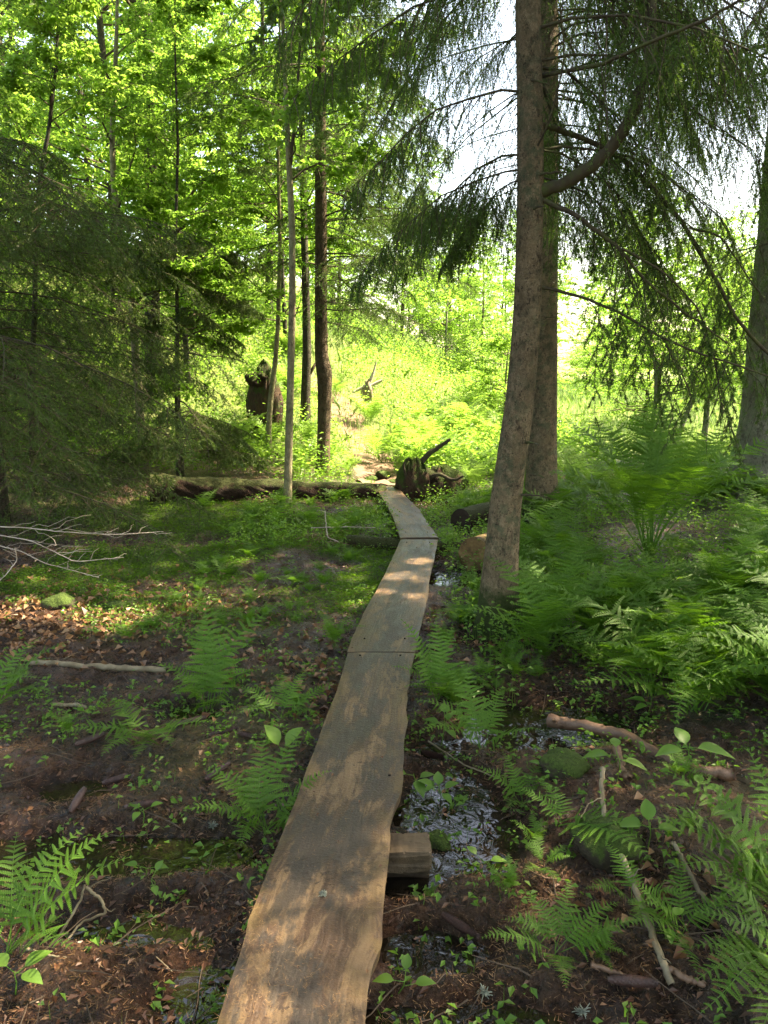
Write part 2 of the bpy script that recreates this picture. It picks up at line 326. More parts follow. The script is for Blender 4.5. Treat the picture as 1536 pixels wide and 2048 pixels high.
# ground
def ground_mat():
    m, t, out = newmat('forest floor')
    tc = N(t, 'ShaderNodeTexCoord').outputs['Object']
    moss = N(t, 'ShaderNodeAttribute', attribute_name='moss').outputs['Fac']
    grass = N(t, 'ShaderNodeAttribute', attribute_name='grass').outputs['Fac']
    wet = N(t, 'ShaderNodeAttribute', attribute_name='wet').outputs['Fac']
    n1 = noise(t, tc, 2.2, 5, .65); n2 = noise(t, tc, 28, 6, .75, .3); n3 = noise(t, tc, 140, 4, .7)
    vo = N(t, 'ShaderNodeTexVoronoi', i_Vector=mixc(t, .04, tc, N(t, 'ShaderNodeTexNoise', i_Vector=tc, i_Scale=30.).outputs[1], 'ADD'), i_Scale=75.0)
    lit = mixc(t, ramp(t, n2, [(.35, 0.), (.68, 1.)]), (.03, .016, .011), (.12, .055, .034))
    lit = mixc(t, ramp(t, vo.outputs['Color'], [(.55, 0.), (.75, .7)]), lit, (.15, .08, .042))
    mud = mixc(t, ramp(t, n2, [(.4, 0.), (.65, 1.)]), (.017, .010, .007), (.065, .034, .021))
    f = N(t, 'ShaderNodeMath', operation='ADD', i_0=ramp(t, n1, [(.42, 0.), (.6, 1.)]), i_1=wet, use_clamp=True).outputs[0]
    col = mixc(t, N(t, 'ShaderNodeMath', operation='MULTIPLY', i_0=f, i_1=.85).outputs[0], lit, mud)
    mo = mixc(t, ramp(t, n3, [(.35, 0.), (.65, 1.)]), (.025, .045, .008), (.07, .13, .018))
    mf = N(t, 'ShaderNodeMath', operation='MULTIPLY', i_0=moss, i_1=ramp(t, n2, [(.35, 0.), (.5, 1.)])).outputs[0]
    col = mixc(t, mf, col, mo)
    gr = mixc(t, ramp(t, noise(t, tc, 1.5, 6, .7), [(.35, 0.), (.65, 1.)]), (.10, .16, .025), (.2, .25, .06))
    col = mixc(t, grass, col, gr)
    rr = N(t, 'ShaderNodeMath', operation='MULTIPLY_ADD', i_0=n2, i_1=.95, i_2=-.16).outputs[0]
    rr2 = N(t, 'ShaderNodeMath', operation='ADD', i_0=rr, i_1=N(t, 'ShaderNodeMath', operation='MULTIPLY', i_0=N(t, 'ShaderNodeMath', operation='MAXIMUM', i_0=mf, i_1=grass).outputs[0], i_1=.5).outputs[0], use_clamp=True).outputs[0]
    rr3 = N(t, 'ShaderNodeMath', operation='SUBTRACT', i_0=rr2, i_1=N(t, 'ShaderNodeMath', operation='MULTIPLY', i_0=wet, i_1=.2).outputs[0], use_clamp=True).outputs[0]
    rr4 = N(t, 'ShaderNodeMath', operation='MAXIMUM', i_0=rr3, i_1=.12).outputs[0]
    hh = N(t, 'ShaderNodeMath', operation='ADD', i_0=n2, i_1=N(t, 'ShaderNodeMath', operation='MULTIPLY', i_0=n3, i_1=.35).outputs[0]).outputs[0]
    b = N(t, 'ShaderNodeBump', i_Strength=1.0, i_Distance=.05, i_Height=hh).outputs[0]
    p = N(t, 'ShaderNodeBsdfPrincipled', i_Base_Color=col, i_Roughness=rr4, i_Normal=b); p.inputs['Specular IOR Level'].default_value = .5
    t.links.new(p.outputs[0], out.inputs[0]); return m
M['ground'] = ground_mat()
def water_mat():
    m, t, out = newmat('puddle water')
    tc = N(t, 'ShaderNodeTexCoord').outputs['Object']
    b = N(t, 'ShaderNodeBump', i_Strength=1.0, i_Distance=.006, i_Height=noise(t, tc, 13, 2, .5, .8)).outputs[0]
    p = N(t, 'ShaderNodeBsdfPrincipled', i_Base_Color=(.012, .009, .006, 1), i_Roughness=.012, i_Normal=b)
    p.inputs['Specular IOR Level'].default_value = .7; p.inputs['IOR'].default_value = 1.45
    t.links.new(p.outputs[0], out.inputs[0]); return m
M['water'] = water_mat()
def plank_mat():
    m, t, out = newmat('weathered plank')
    tc = N(t, 'ShaderNodeTexCoord').outputs['Object']
    uv = N(t, 'ShaderNodeUVMap').outputs[0]
    g = N(t, 'ShaderNodeMapping', i_Vector=uv, i_Scale=(1, .06, 1)).outputs[0]
    gr = noise(t, g, 75, 5, .6, .15); gb = noise(t, N(t, 'ShaderNodeMapping', i_Vector=uv, i_Scale=(1, .3, 1)).outputs[0], 9, 7, .68, .9)
    col = mixc(t, ramp(t, gr, [(.3, 0.), (.7, 1.)]), (.115, .070, .036), (.185, .120, .064))
    dk = mixc(t, ramp(t, gr, [(.35, 0.), (.65, 1.)]), (.05, .027, .016), (.095, .056, .033))
    col = mixc(t, ramp(t, gb, [(.46, 0.), (.52, 1.)]), col, dk)
    gy = ramp(t, noise(t, N(t, 'ShaderNodeMapping', i_Vector=uv, i_Scale=(1, .35, 1), i_Location=(3, 7, 0)).outputs[0], 7, 5, .65), [(.48, 0.), (.54, .85)])
    col = mixc(t, gy, col, (.042, .034, .027))
    sp = ramp(t, noise(t, N(t, 'ShaderNodeMapping', i_Vector=uv, i_Location=(1, 1, 0)).outputs[0], 42, 3, .6), [(.57, 0.), (.63, .85)])
    sp = N(t, 'ShaderNodeMath', operation='MULTIPLY', i_0=sp, i_1=ramp(t, noise(t, uv, 3.5, 2, .5), [(.45, 0.), (.6, 1.)])).outputs[0]
    col = mixc(t, sp, col, (.035, .02, .013))
    ue = N(t, 'ShaderNodeAttribute', attribute_name='edge').outputs['Fac']
    em = N(t, 'ShaderNodeMath', operation='MULTIPLY', i_0=ue, i_1=ramp(t, noise(t, tc, 9, 5, .7), [(.45, 0.), (.6, .8)])).outputs[0]
    col = mixc(t, em, col, (.13, .085, .03))
    h = N(t, 'ShaderNodeMath', operation='ADD', i_0=gr, i_1=noise(t, tc, 90, 5, .7)).outputs[0]
    b = N(t, 'ShaderNodeBump', i_Strength=.7, i_Distance=.005, i_Height=h).outputs[0]
    ro = ramp(t, gb, [(.4, .62), (.6, .42)])
    p = N(t, 'ShaderNodeBsdfPrincipled', i_Base_Color=col, i_Roughness=ro, i_Normal=b); p.inputs['Specular IOR Level'].default_value = .4
    t.links.new(p.outputs[0], out.inputs[0]); return m
M['plank'] = plank_mat()
M['path'] = solid('trodden earth', [(.14, .09, .06), (.25, .18, .13)], .9, 5, .5, 40)

# ------------------------------------------------------------------ setting: ground, puddles, path
def axis(a, b, step, far, lo):
    x = list(np.arange(a, b + 1e-6, step)); d = step; v = b
    while v < far: d *= 1.12; v += d; x.append(v)
    d = step; v = a
    while v > lo: d *= 1.12; v -= d; x.insert(0, v)
    return np.array(x)
xs = axis(-3.2, 3.4, .02, 350, -350); ys = axis(1.2, 7.5, .02, 600, -40)
X, Y = np.meshgrid(xs, ys); Z = H(X, Y)
V = np.stack([X, Y, Z], -1).reshape(-1, 3); i = np.arange(V.shape[0]).reshape(X.shape)
F = np.stack([i[:-1, :-1], i[:-1, 1:], i[1:, 1:], i[1:, :-1]], -1).reshape(-1, 4)
def mossmask(x, y):
    n = fbm(x * 1.3, y * 1.3, 3, 55)
    m = sm(4.3, 5.4, y) * (1 - sm(9, 11, y)) * (1 - sm(-.1, .6, x)) * sm(-4, -2.6, x) * sm(-.05, .3, n + .12)
    m2 = .5 * sm(.1, .5, n) * sm(2.2, 4, y)
    m3 = .7 * sm(1.0, 1.8, x) * sm(-.2, .3, n)
    return np.clip(np.maximum(np.maximum(m, m2), m3), 0, 1)
grassm = sm(10.5, 13.5, Y + .4 * fbm(X, Y, 2, 4))
wet = sm(.03, -.05, HB(X, Y)) * (1 - grassm)
me = mesh('ground', V, F, M['ground'], smooth=True, attrs={'moss': mossmask(X, Y).ravel(), 'grass': grassm.ravel(), 'wet': wet.ravel()})
tag(link('ground', me), None, None, kind='structure')
# puddle water only where the ground dips
wx = np.arange(-3.6, 3.4, .04); wy = np.arange(1.4, 10.4, .04); WX, WY = np.meshgrid(wx, wy)
V = np.stack([WX, WY, np.full(WX.shape, WATER)], -1).reshape(-1, 3); i = np.arange(len(V)).reshape(WX.shape)
F = np.stack([i[:-1, :-1], i[:-1, 1:], i[1:, 1:], i[1:, :-1]], -1).reshape(-1, 4)
low = (HB(WX, WY) < WATER + .03).ravel(); F = F[low[F].any(1)]
tag(link('puddle_water', mesh('puddle_water', V, F, M['water'])), None, None, kind='structure')
# trodden path beyond the planks
pp = [PY(772, 962, 10.3), PY(752, 940, 11.2), PY(742, 915, 12.2), PY(722, 895, 13.1), PY(690, 876, 14.2), PY(640, 850, 15.6)]
pp = np.array(pp); tt = np.linspace(0, 1, 40); px = np.interp(tt, np.linspace(0, 1, 6), pp[:, 0]); py = np.interp(tt, np.linspace(0, 1, 6), pp[:, 1])
V = []; 
for a_, b_ in zip(px, py):
    for s in np.linspace(-.34, .34, 7): 
        x_ = a_ + s + .05 * float(vnoise(b_ * 3, s * 3, 8)); V.append((x_, b_, float(H(x_, b_)) + .02 - .10 * abs(s) ** 2))
i = np.arange(len(V)).reshape(40, 7); F = np.stack([i[:-1, :-1], i[:-1, 1:], i[1:, 1:], i[1:, :-1]], -1).reshape(-1, 4)
tag(link('path', mesh('path', np.array(V), F, M['path'], smooth=True)), None, None, kind='structure')

# gaps in the canopy along the sun's direction (the sun flecks of the photograph)
SUND = np.array([math.cos(R(SUN_EL)) * math.sin(R(SUN_AZ)), math.cos(R(SUN_EL)) * math.cos(R(SUN_AZ)), math.sin(R(SUN_EL))])
GAPS = [(GH(a_, b_), r_) for a_, b_, r_ in ((20, 1222, .17), (75, 1225, .15), (130, 1226, .12), (190, 1240, .15), (250, 1232, .16), (225, 1262, .12), (430, 1105, .2), (380, 1112, .15), (330, 1130, .1), (480, 1125, .12), (560, 1100, .1), (700, 1160, .1), (690, 1135, .15), (640, 1128, .10), (520, 1005, .13), (905, 1150, .10), (1005, 1250, .07), (640, 1090, .09), (340, 1345, .05), (60, 1165, .09), (560, 1180, .08), (700,1215,.06))]
GAPS += [(G(800, 1150, .12), .11), (G(840, 1120, .12), .10), (G(830, 1190, .12), .06), (PY(577, 930, 8.4), .10), (PY(955, 1110, 6.2), .10), (G(770, 1180, .12), .07)]
REFL = []  # foliage is cut away along mirrored sightlines so puddles reflect brighter sky
for a_, b_, r_ in ((1085, 1435, .55), (925, 1605, .6), (900, 1150, .4), (850, 1860, .4)):
    p_ = G(a_, b_); d_ = p_ - CAM; d_ /= np.linalg.norm(d_); REFL.append((p_, d_ * np.array([1, 1, -1]), r_))
def cull(mb, base):
    g = np.random.default_rng(3); V = np.concatenate(mb.V)
    for k in list(mb.F):
        F = np.concatenate(mb.F[k]); c = V[F[:, :3]].mean(1) + np.asarray(base); keep = np.ones(len(F), bool)
        for p, r_ in GAPS:
            w_ = c - p; t_ = w_ @ SUND; d2_ = (w_ * w_).sum(1) - t_ * t_; keep &= ~((d2_ < r_ * r_) & (t_ > .9))
        for p, d_, r_ in REFL:
            w_ = c - p; t_ = w_ @ d_; d2_ = (w_ * w_).sum(1) - t_ * t_; keep &= ~((d2_ < r_ * r_) & (t_ > 4.5) & (c[:, 2] > 3.2))
        keep |= g.uniform(0, 1, len(F)) < .04
        mb.F[k] = [F[keep]]
# ------------------------------------------------------------------ trees
def trunk_mesh(name, pts, rads, mat, k=20, lump=.06, flare=0.0, seed=1, knots=0):
    pts = np.asarray(pts, float); rads = np.asarray(rads, float)
    n = max(24, int(np.linalg.norm(pts[-1] - pts[0]) / .05)); n = min(n, 160)
    d = np.concatenate([[0], np.cumsum(np.linalg.norm(np.diff(pts, axis=0), axis=1))]); d /= d[-1]
    s = np.linspace(0, 1, n); s = s ** 1.25
    def cr(vals):  # smooth interpolation
        v = np.stack([np.interp(s, d, vals[:, j]) for j in range(vals.shape[1])], 1)
        ker = np.ones(5) / 5; vp = np.pad(v, ((2, 2), (0, 0)), 'edge'); return np.stack([np.convolve(vp[:, j], ker, 'valid') for j in range(v.shape[1])], 1)
    P = cr(pts); r = cr(rads[:, None])[:, 0]; P[0] = pts[0]
    a = np.arange(k) / k * 2 * np.pi; z = P[:, 2]
    A, Zz = np.meshgrid(a, z); g = np.random.default_rng(seed)
    b = 1 + lump * fbm(np.cos(A) * 1.5 + seed, Zz * 3 + np.sin(A) * 1.5, 3, seed)
    if flare:
        fl = np.exp(-np.clip(Zz - z[0], 0, None) / .16); b = b + flare * fl * (.55 + .5 * np.cos(A * 4 + seed) * .6 + .3 * np.sin(A * 3))
    for q in range(knots):
        a0 = g.uniform(0, 2 * np.pi); z0 = g.uniform(.3, z[-1] * .9); da = np.angle(np.exp(1j * (A - a0)))
        b = b + .18 * np.exp(-(da / .25) ** 2 - ((Zz - z0) / .025) ** 2)
    V, F = tubes(P[None], r[None], k, bump=b[None])
    return mesh(name, V, [F], mat, [0], True, {'rnd': np.full(len(V), .5)}), P, r

def spruce_foliage(Pb, Lb, mb, g, dens=1.0, nl=.022, nw=.0035, m1=26, m2=5, per=16, hang=.45, l1=.34, bare=.15, s0=.2, down=.35, mi=0, mt=1):
    """Pb main branch polylines; adds side twigs, sub twigs, needles to mb (mat index mi needles, mt twigs)"""
    S, D, L, pi, s = kids(Pb, Lb, int(m1), s0, .98, 1.05, .5, l1, g, taper=.65, down=down)
    P1 = poly(S, D, L, np.array([0, 0, -hang]), 4, .05, g)
    V, F = tubes(P1, np.linspace(.0035, .0012, 4)[None] * np.ones((len(P1), 1)), 3); mb.add(V, F, mt, .4)
    S2, D2, L2, pi2, _ = kids(P1, L, int(m2), .15, .95, .8, .6, .5, g, taper=.4, down=down * .6)
    P2 = poly(S2, D2, L2, np.array([0, 0, -hang * .8]), 3, .05, g)
    own = g.uniform(0, 1, len(P1)); keep = g.uniform(0, 1, len(P1)) > bare
    q = P1[keep]; V, F, o = needles(q, int(per * 1.3), nl, nw, g); mb.add(V, F, mi, np.clip(own[keep][o] * .7 + .15, 0, 1))
    k2 = keep[pi2]; V, F, o = needles(P2[k2], int(per), nl, nw, g); mb.add(V, F, mi, np.clip(own[pi2][k2][o] * .6 + g.uniform(0, .4, len(P2[k2]))[o], 0, 1))
    V, F, o = needles(Pb, int(per * 3), nl, nw, g, s0=.45); mb.add(V, F, mi, .5)

def spruce(name, base, trunk_pts, rads, barkm, label, seed, branches, needle='needle', dens=1.0, group=None, cat='spruce tree', extra=None, fol=None, k=20, flare=.35, knots=30, topbr=None):
    """trunk_pts in world coordinates; branches: list of dict(z0,z1,n,L0,L1,az0,az1,rise,bend,fol)"""
    g = np.random.default_rng(seed)
    t = thing(name, base, label, cat, group)
    pts = np.array(trunk_pts) - np.array(base)
    me, P, r = trunk_mesh('trunk', pts, rads, barkm, k, seed=seed, flare=flare, knots=knots)
    link('trunk', me, t)
    bb = MB(); cr = MB()
    for br in branches:
        if br['z0'] >= br['z1']: continue
        n = br['n']; z = np.sort(g.uniform(br['z0'], br['z1'], n))
        f = (z - br['z0']) / max(br['z1'] - br['z0'], 1e-6)
        az = g.uniform(R(br.get('az0', 0)), R(br.get('az1', 360)), n)
        L = (br['L0'] + (br['L1'] - br['L0']) * f) * g.uniform(.75, 1.15, n)
        rise = br.get('rise', .1) + g.normal(0, .08, n)
        S = np.stack([np.interp(z, P[:, 2], P[:, j]) for j in range(3)], 1)
        D = nrm(np.stack([np.cos(az), np.sin(az), rise], 1))
        Pb = poly(S, D, L, np.array([0, 0, -br.get('droop', .3)]), 7, .035, g)
        rr = br.get('r', .014) * (L / max(br['L0'], br['L1']))[:, None] * np.linspace(1, .15, 7)[None]
        V, F = tubes(Pb, rr, 5); bb.add(V, F, 0, .5)
        fo = dict(fol or {}); fo.update(br.get('fol', {}))
        if not br.get('bare'): spruce_foliage(Pb, L, cr, g, **fo)
        else:
            S, D, L2, _, _ = kids(Pb, L, 12, .2, .98, .9, 1., .3, g); V, F = tubes(poly(S, D, L2, np.array([0, 0, -.1]), 4, .08, g), np.linspace(.003, .001, 4)[None] * np.ones((len(S), 1)), 3); bb.add(V, F, 0, .5)
    if extra: extra(t, bb, cr, np.array(base), g)
    if bb.n: link('branches', bb.mesh('branches', [M['mossy_limb']], True), t)
    if cr.n: cull(cr, base)
    if cr.n: link('crown', cr.mesh('crown', [M[needle], M['twig']]), t)
    return t

# --- the two trunks right of the boardwalk
FB = G(992, 1262, 0.0); FB[2] = float(H(FB[0], FB[1])) - .04
def V3(*a): return np.array(a, float)
front = [FB, PY(1000, 1150, FB[1] + .02), PY(1012, 1000, FB[1] + .02), PY(1040, 800, FB[1]), PY(1056, 600, FB[1]), PY(1061, 400, FB[1]), PY(1060, 200, FB[1]), PY(1056, 0, FB[1])]
dirn = front[-1] - front[-3]; dirn /= dirn[2]
front += [front[-1] + dirn * q for q in (3, 7, 11)]
frad = [.145, .112, .094, .086, .080, .076, .073, .068, .062, .04, .01]
def limb(path, r0, r1, bb, n=22, g=rng, k=8):
    p = np.array(path); d = np.linspace(0, 1, len(p)); s = np.linspace(0, 1, n)
    q = np.stack([np.interp(s, d, p[:, j]) for j in range(3)], 1)
    qp = np.pad(q, ((1, 1), (0, 0)), 'edge'); q = (qp[:-2] + qp[1:-1] * 2 + qp[2:]) / 4
    q[1:-1] += g.normal(0, min(.003, r0 * .22), q[1:-1].shape)
    r = np.interp(s, [0, .08, 1], [r0 * 1.25, r0, r1]) * (1 + .05 * g.normal(0, .6, n)); V, F = tubes(q[None], r[None], k); bb.add(V, F, 0, .5)
    return q
def front_extra(t, bb, cr, base, g):
    y = FB[1]
    L = []
    # heavy limb that sweeps out and up
    L.append(limb([PY(1066, 385, y) - base, PY(1120, 372, y - .05) - base, PY(1175, 340, y - .1) - base, PY(1230, 290, y - .15) - base, PY(1266, 225, y - .2) - base, PY(1290, 160, y - .2) - base, PY(1306, 90, y - .2) - base, PY(1302, 0, y - .15) - base, PY(1296, -200, y - .1) - base], .037, .024, bb, 34, g, 10))
    # long falling boughs to the right
    fall = []
    fall.append(limb([PY(1066, 245, y) - base, PY(1130, 262, y + .2) - base, PY(1230, 305, y + .3) - base, PY(1300, 370, y + .3) - base, PY(1370, 450, y + .3) - base, PY(1430, 560, y + .35) - base, PY(1480, 650, y + .4) - base, PY(1560, 730, y + .5) - base], .018, .010, bb, 30, g))
    fall.append(limb([PY(1066, 390, y) - base, PY(1150, 430, y - .1) - base, PY(1230, 490, y - .1) - base, PY(1290, 560, y - .05) - base, PY(1350, 610, y) - base, PY(1460, 690, y + .2) - base], .014, .006, bb, 26, g))
    fall.append(limb([PY(1066, 572, y) - base, PY(1150, 590, y) - base, PY(1240, 625, y) - base, PY(1330, 680, y) - base, PY(1440, 720, y) - base, PY(1560, 760, y) - base], .010, .005, bb, 24, g))
    fall.append(limb([PY(1080, 152, y) - base, PY(1200, 130, y - .3) - base, PY(1300, 85, y - .5) - base, PY(1400, 45, y - .6) - base, PY(1480, 0, y - .7) - base, PY(1560, -60, y - .8) - base], .011, .006, bb, 24, g))
    fall.append(limb([PY(1240, 495, y - .1) - base, PY(1330, 545, y - .1) - base, PY(1400, 620, y) - base, PY(1430, 720, y) - base, PY(1445, 840, y) - base], .007, .003, bb, 20, g))
    fall.append(limb([PY(1375, 455, y + .3) - base, PY(1440, 470, y + .3) - base, PY(1500, 560, y + .3) - base, PY(1545, 620, y + .3) - base], .007, .003, bb, 16, g))
    fall.append(limb([PY(1200, 400, y + .1) - base, PY(1215, 470, y + .1) - base, PY(1235, 520, y + .1) - base], .006, .003, bb, 12, g))
    fall.append(limb([PY(1330, 685, y) - base, PY(1370, 760, y) - base, PY(1385, 800, y) - base], .006, .003, bb, 12, g))
    fall.append(limb([PY(1058, 330, y) - base, PY(1100, 240, y - .15) - base, PY(1130, 120, y - .2) - base, PY(1120, 0, y - .3) - base], .006, .004, bb, 16, g))
    # curtains of needled twigs that hang from the boughs
    for k_, q in enumerate(fall[:5] + [L[0][20:]]):
        Pq = q[None]; ln = float(np.linalg.norm(np.diff(q, axis=0), axis=1).sum())
        S, D, Lk, _, _ = kids(Pq, [ln], int(10 * ln), .25, 1, 1.3, 1, .10, g, taper=.2, down=1.0)
        Lk = g.uniform(.15, .5, len(Lk))
        Pk = poly(S, D, Lk, np.array([0, 0, -.5]), 5, .06, g)
        V, F = tubes(Pk, np.linspace(.003, .0012, 5)[None] * np.ones((len(Pk), 1)), 3); bb.add(V, F, 0, .5)
        kp = g.uniform(0, 1, len(Pk)) > .35
        spruce_foliage(Pk[kp], Lk[kp], cr, g, m1=9, m2=3, per=34, nl=.02, nw=.0034, l1=.35, s0=.15, down=.7, bare=.1)
    # short dead stubs on the trunk
    for (px_, py_, ex, ey) in ((1040, 990, 1098, 996), (1050, 885, 1078, 890), (1062, 420, 1090, 412), (1058, 160, 1100, 172), (1075, 350, 1140, 345), (1060, 950, 1090, 955)):
        limb([PY(px_, py_, y - .05) - base, PY((px_ + ex) / 2, (py_ + ey) / 2 - 3, y - .12) - base, PY(ex, ey, y - .15) - base], .007, .003, bb, 8, g, 6)
HI = dict(nl=.020, nw=.0036, m1=42, m2=8, per=42, hang=.6, l1=.33)
LO = dict(nl=.06, nw=.026, m1=24, m2=4, per=17, hang=.4, l1=.36, bare=.05)
MD = dict(nl=.027, nw=.006, m1=28, m2=6, per=34, hang=.5, l1=.36, bare=.1)
spruce('spruce_tree', FB, front, frad, M['bark'], 'front spruce of the pair right of the boardwalk, one thick limb curving upward', 11,
       [dict(z0=4.6, z1=13, n=46, L0=2.7, L1=1.0, rise=.1, droop=.35, r=.03, fol=LO),
        dict(z0=2.7, z1=4.5, n=15, L0=1.6, L1=2.0, az0=-30, az1=100, rise=.15, droop=.6, r=.012, fol=dict(HI, down=.75, hang=.75)),
        dict(z0=2.6, z1=4.4, n=9, L0=.9, L1=1.3, az0=115, az1=205, rise=.1, droop=.65, r=.010, fol=dict(HI, down=.75, hang=.75))], extra=front_extra, k=28)
SB = V3(1.67, 8.0, float(H(1.67, 8.0)) - .05)
second = [SB, PY(1082, 960, 8.0), PY(1084, 800, 8.0), PY(1084, 600, 8.0), PY(1086, 400, 8.0), PY(1087, 150, 8.0), PY(1086, 0, 8.0)]
d2 = (second[-1] - second[-3]); d2 /= d2[2]; second += [second[-1] + d2 * q for q in (3, 7, 12)]
spruce('spruce_tree', SB, second, [.21, .162, .155, .150, .146, .14, .13, .12, .07, .01], M['bark'], 'rear spruce of the pair, half hidden behind the front trunk', 23,
       [dict(z0=6.6, z1=16, n=54, L0=3.2, L1=1.0, rise=.1, droop=.35, r=.03, fol=LO),
        dict(z0=3.3, z1=6.6, n=20, L0=1.6, L1=2.2, az0=100, az1=225, rise=.05, droop=.5, r=.012, fol=dict(HI, down=.75, hang=.75)),
        dict(z0=3.5, z1=6.6, n=32, L0=2.2, L1=2.9, az0=-60, az1=90, rise=.1, droop=.5, r=.014, fol=dict(HI, down=.75, hang=.75)),
        dict(z0=1.2, z1=3.0, n=8, L0=.35, L1=.6, rise=0, droop=.1, r=.004, bare=True)], k=24)
# --- big pale trunk at the right edge
RB = V3(4.05, 8.2, float(H(4.05, 8.2)) - .05)
spruce('spruce_tree', RB, [RB, RB + V3(0, 0, 1), RB + V3(-.02, 0, 3), RB + V3(0, 0, 6), RB + V3(.05, 0, 10), RB + V3(.1, 0, 17)], [.36, .27, .25, .23, .17, .02], M['bark_grey'], 'thick grey lichened spruce trunk at the right edge behind drooping boughs', 31,
       [dict(z0=6.5, z1=17, n=44, L0=3.6, L1=1.0, rise=.05, droop=.35, r=.03, fol=LO),
        dict(z0=3.0, z1=6.5, n=20, L0=2.4, L1=2.9, az0=100, az1=300, rise=.1, droop=.6, r=.016, fol=dict(MD, down=.8, hang=.7)),
        dict(z0=1.2, z1=3.0, n=7, L0=1.3, L1=1.8, az0=130, az1=280, rise=-.1, droop=.4, r=.008, fol=dict(MD, m1=14, bare=.5, hang=.8))])
# --- brown spruce left of the path with a kink in its trunk
MBs = GH(645, 948)
my = MBs[1]
mid = [MBs - V3(0, 0, .05), PY(647, 900, my), PY(649, 800, my), PY(650, 755, my), PY(648, 735, my), PY(642, 712, my), PY(642, 600, my), PY(642, 400, my), PY(640, 150, my), PY(640, 0, my), PY(640, -300, my), PY(640, -900, my)]
spruce('spruce_tree', MBs, mid, [.115, .095, .093, .108, .112, .09, .085, .08, .07, .062, .05, .01], M['bark_red'], 'slim brown spruce with a bulging kink in its trunk left of the far boardwalk', 41,
       [dict(z0=2.0, z1=4.4, n=27, L0=1.9, L1=2.1, az0=-70, az1=80, rise=.1, droop=.2, r=.012, fol=dict(MD, hang=.35, down=.25)),
        dict(z0=2.8, z1=4.4, n=6, L0=1.2, L1=1.5, az0=90, az1=280, rise=.1, droop=.2, r=.012, fol=dict(MD, hang=.35, down=.25, bare=.3)),
        dict(z0=4.4, z1=7.2, n=44, L0=2.2, L1=1.9, rise=.1, droop=.2, r=.014, fol=dict(MD, hang=.4)),
        dict(z0=7.2, z1=11.3, n=26, L0=1.8, L1=.5, rise=.1, droop=.2, r=.014, fol=LO)], k=18, knots=12, flare=.25)
# --- low dark spruces on the left
def low_spruce(x, y, h, rad, label, seed, mat='needle_dark', zlo=.3, tr=.09, lowfol=None, nmid=22, nlow=66, az=(0, 360)):
    b = V3(x, y, float(H(x, y)) - .03)
    return spruce('spruce_tree', b, [b, b + V3(0, 0, h * .3), b + V3(.05, 0, h * .7), b + V3(.05, .05, h)], [tr, tr * .8, tr * .5, .01], M['bark_dark'], label, seed,
           [dict(z0=zlo, z1=min(3.4, h), n=nlow, L0=rad, L1=rad * .95, az0=az[0], az1=az[1], rise=.1, droop=.32, r=.010, fol=lowfol or dict(MD, m1=32, per=34, hang=.35, down=.3, bare=.18)),
            dict(z0=3.4, z1=6.0, n=nmid, L0=rad * 1.0, L1=rad * .9, az0=az[0], az1=az[1], rise=.1, droop=.25, r=.012, fol=dict(MD, m1=20, hang=.35)),
            dict(z0=6.0, z1=h, n=26, L0=rad * .9, L1=.4, rise=.1, droop=.2, r=.014, fol=LO)], needle=mat, k=14, knots=0, flare=.2)
low_spruce(-3.7, 7.3, 11, 2.25, 'dark drooping spruce whose boughs reach the ground at the left', 51, nmid=5)
low_spruce(-5.6, 9.8, 13, 2.3, 'dark spruce farther back behind the drooping boughs on the left', 52, zlo=.6, nmid=6, nlow=40)
low_spruce(-4.4, 4.6, 12, 1.9, 'spruce at the left edge with boughs crossing the upper left corner', 53, zlo=2.4, nlow=10, mat='needle', az=(-40, 100))
low_spruce(-2.7, 10.2, 3.0, 1.1, 'small bushy young spruce behind the mossy log', 54, zlo=.3, tr=.04, nlow=30)

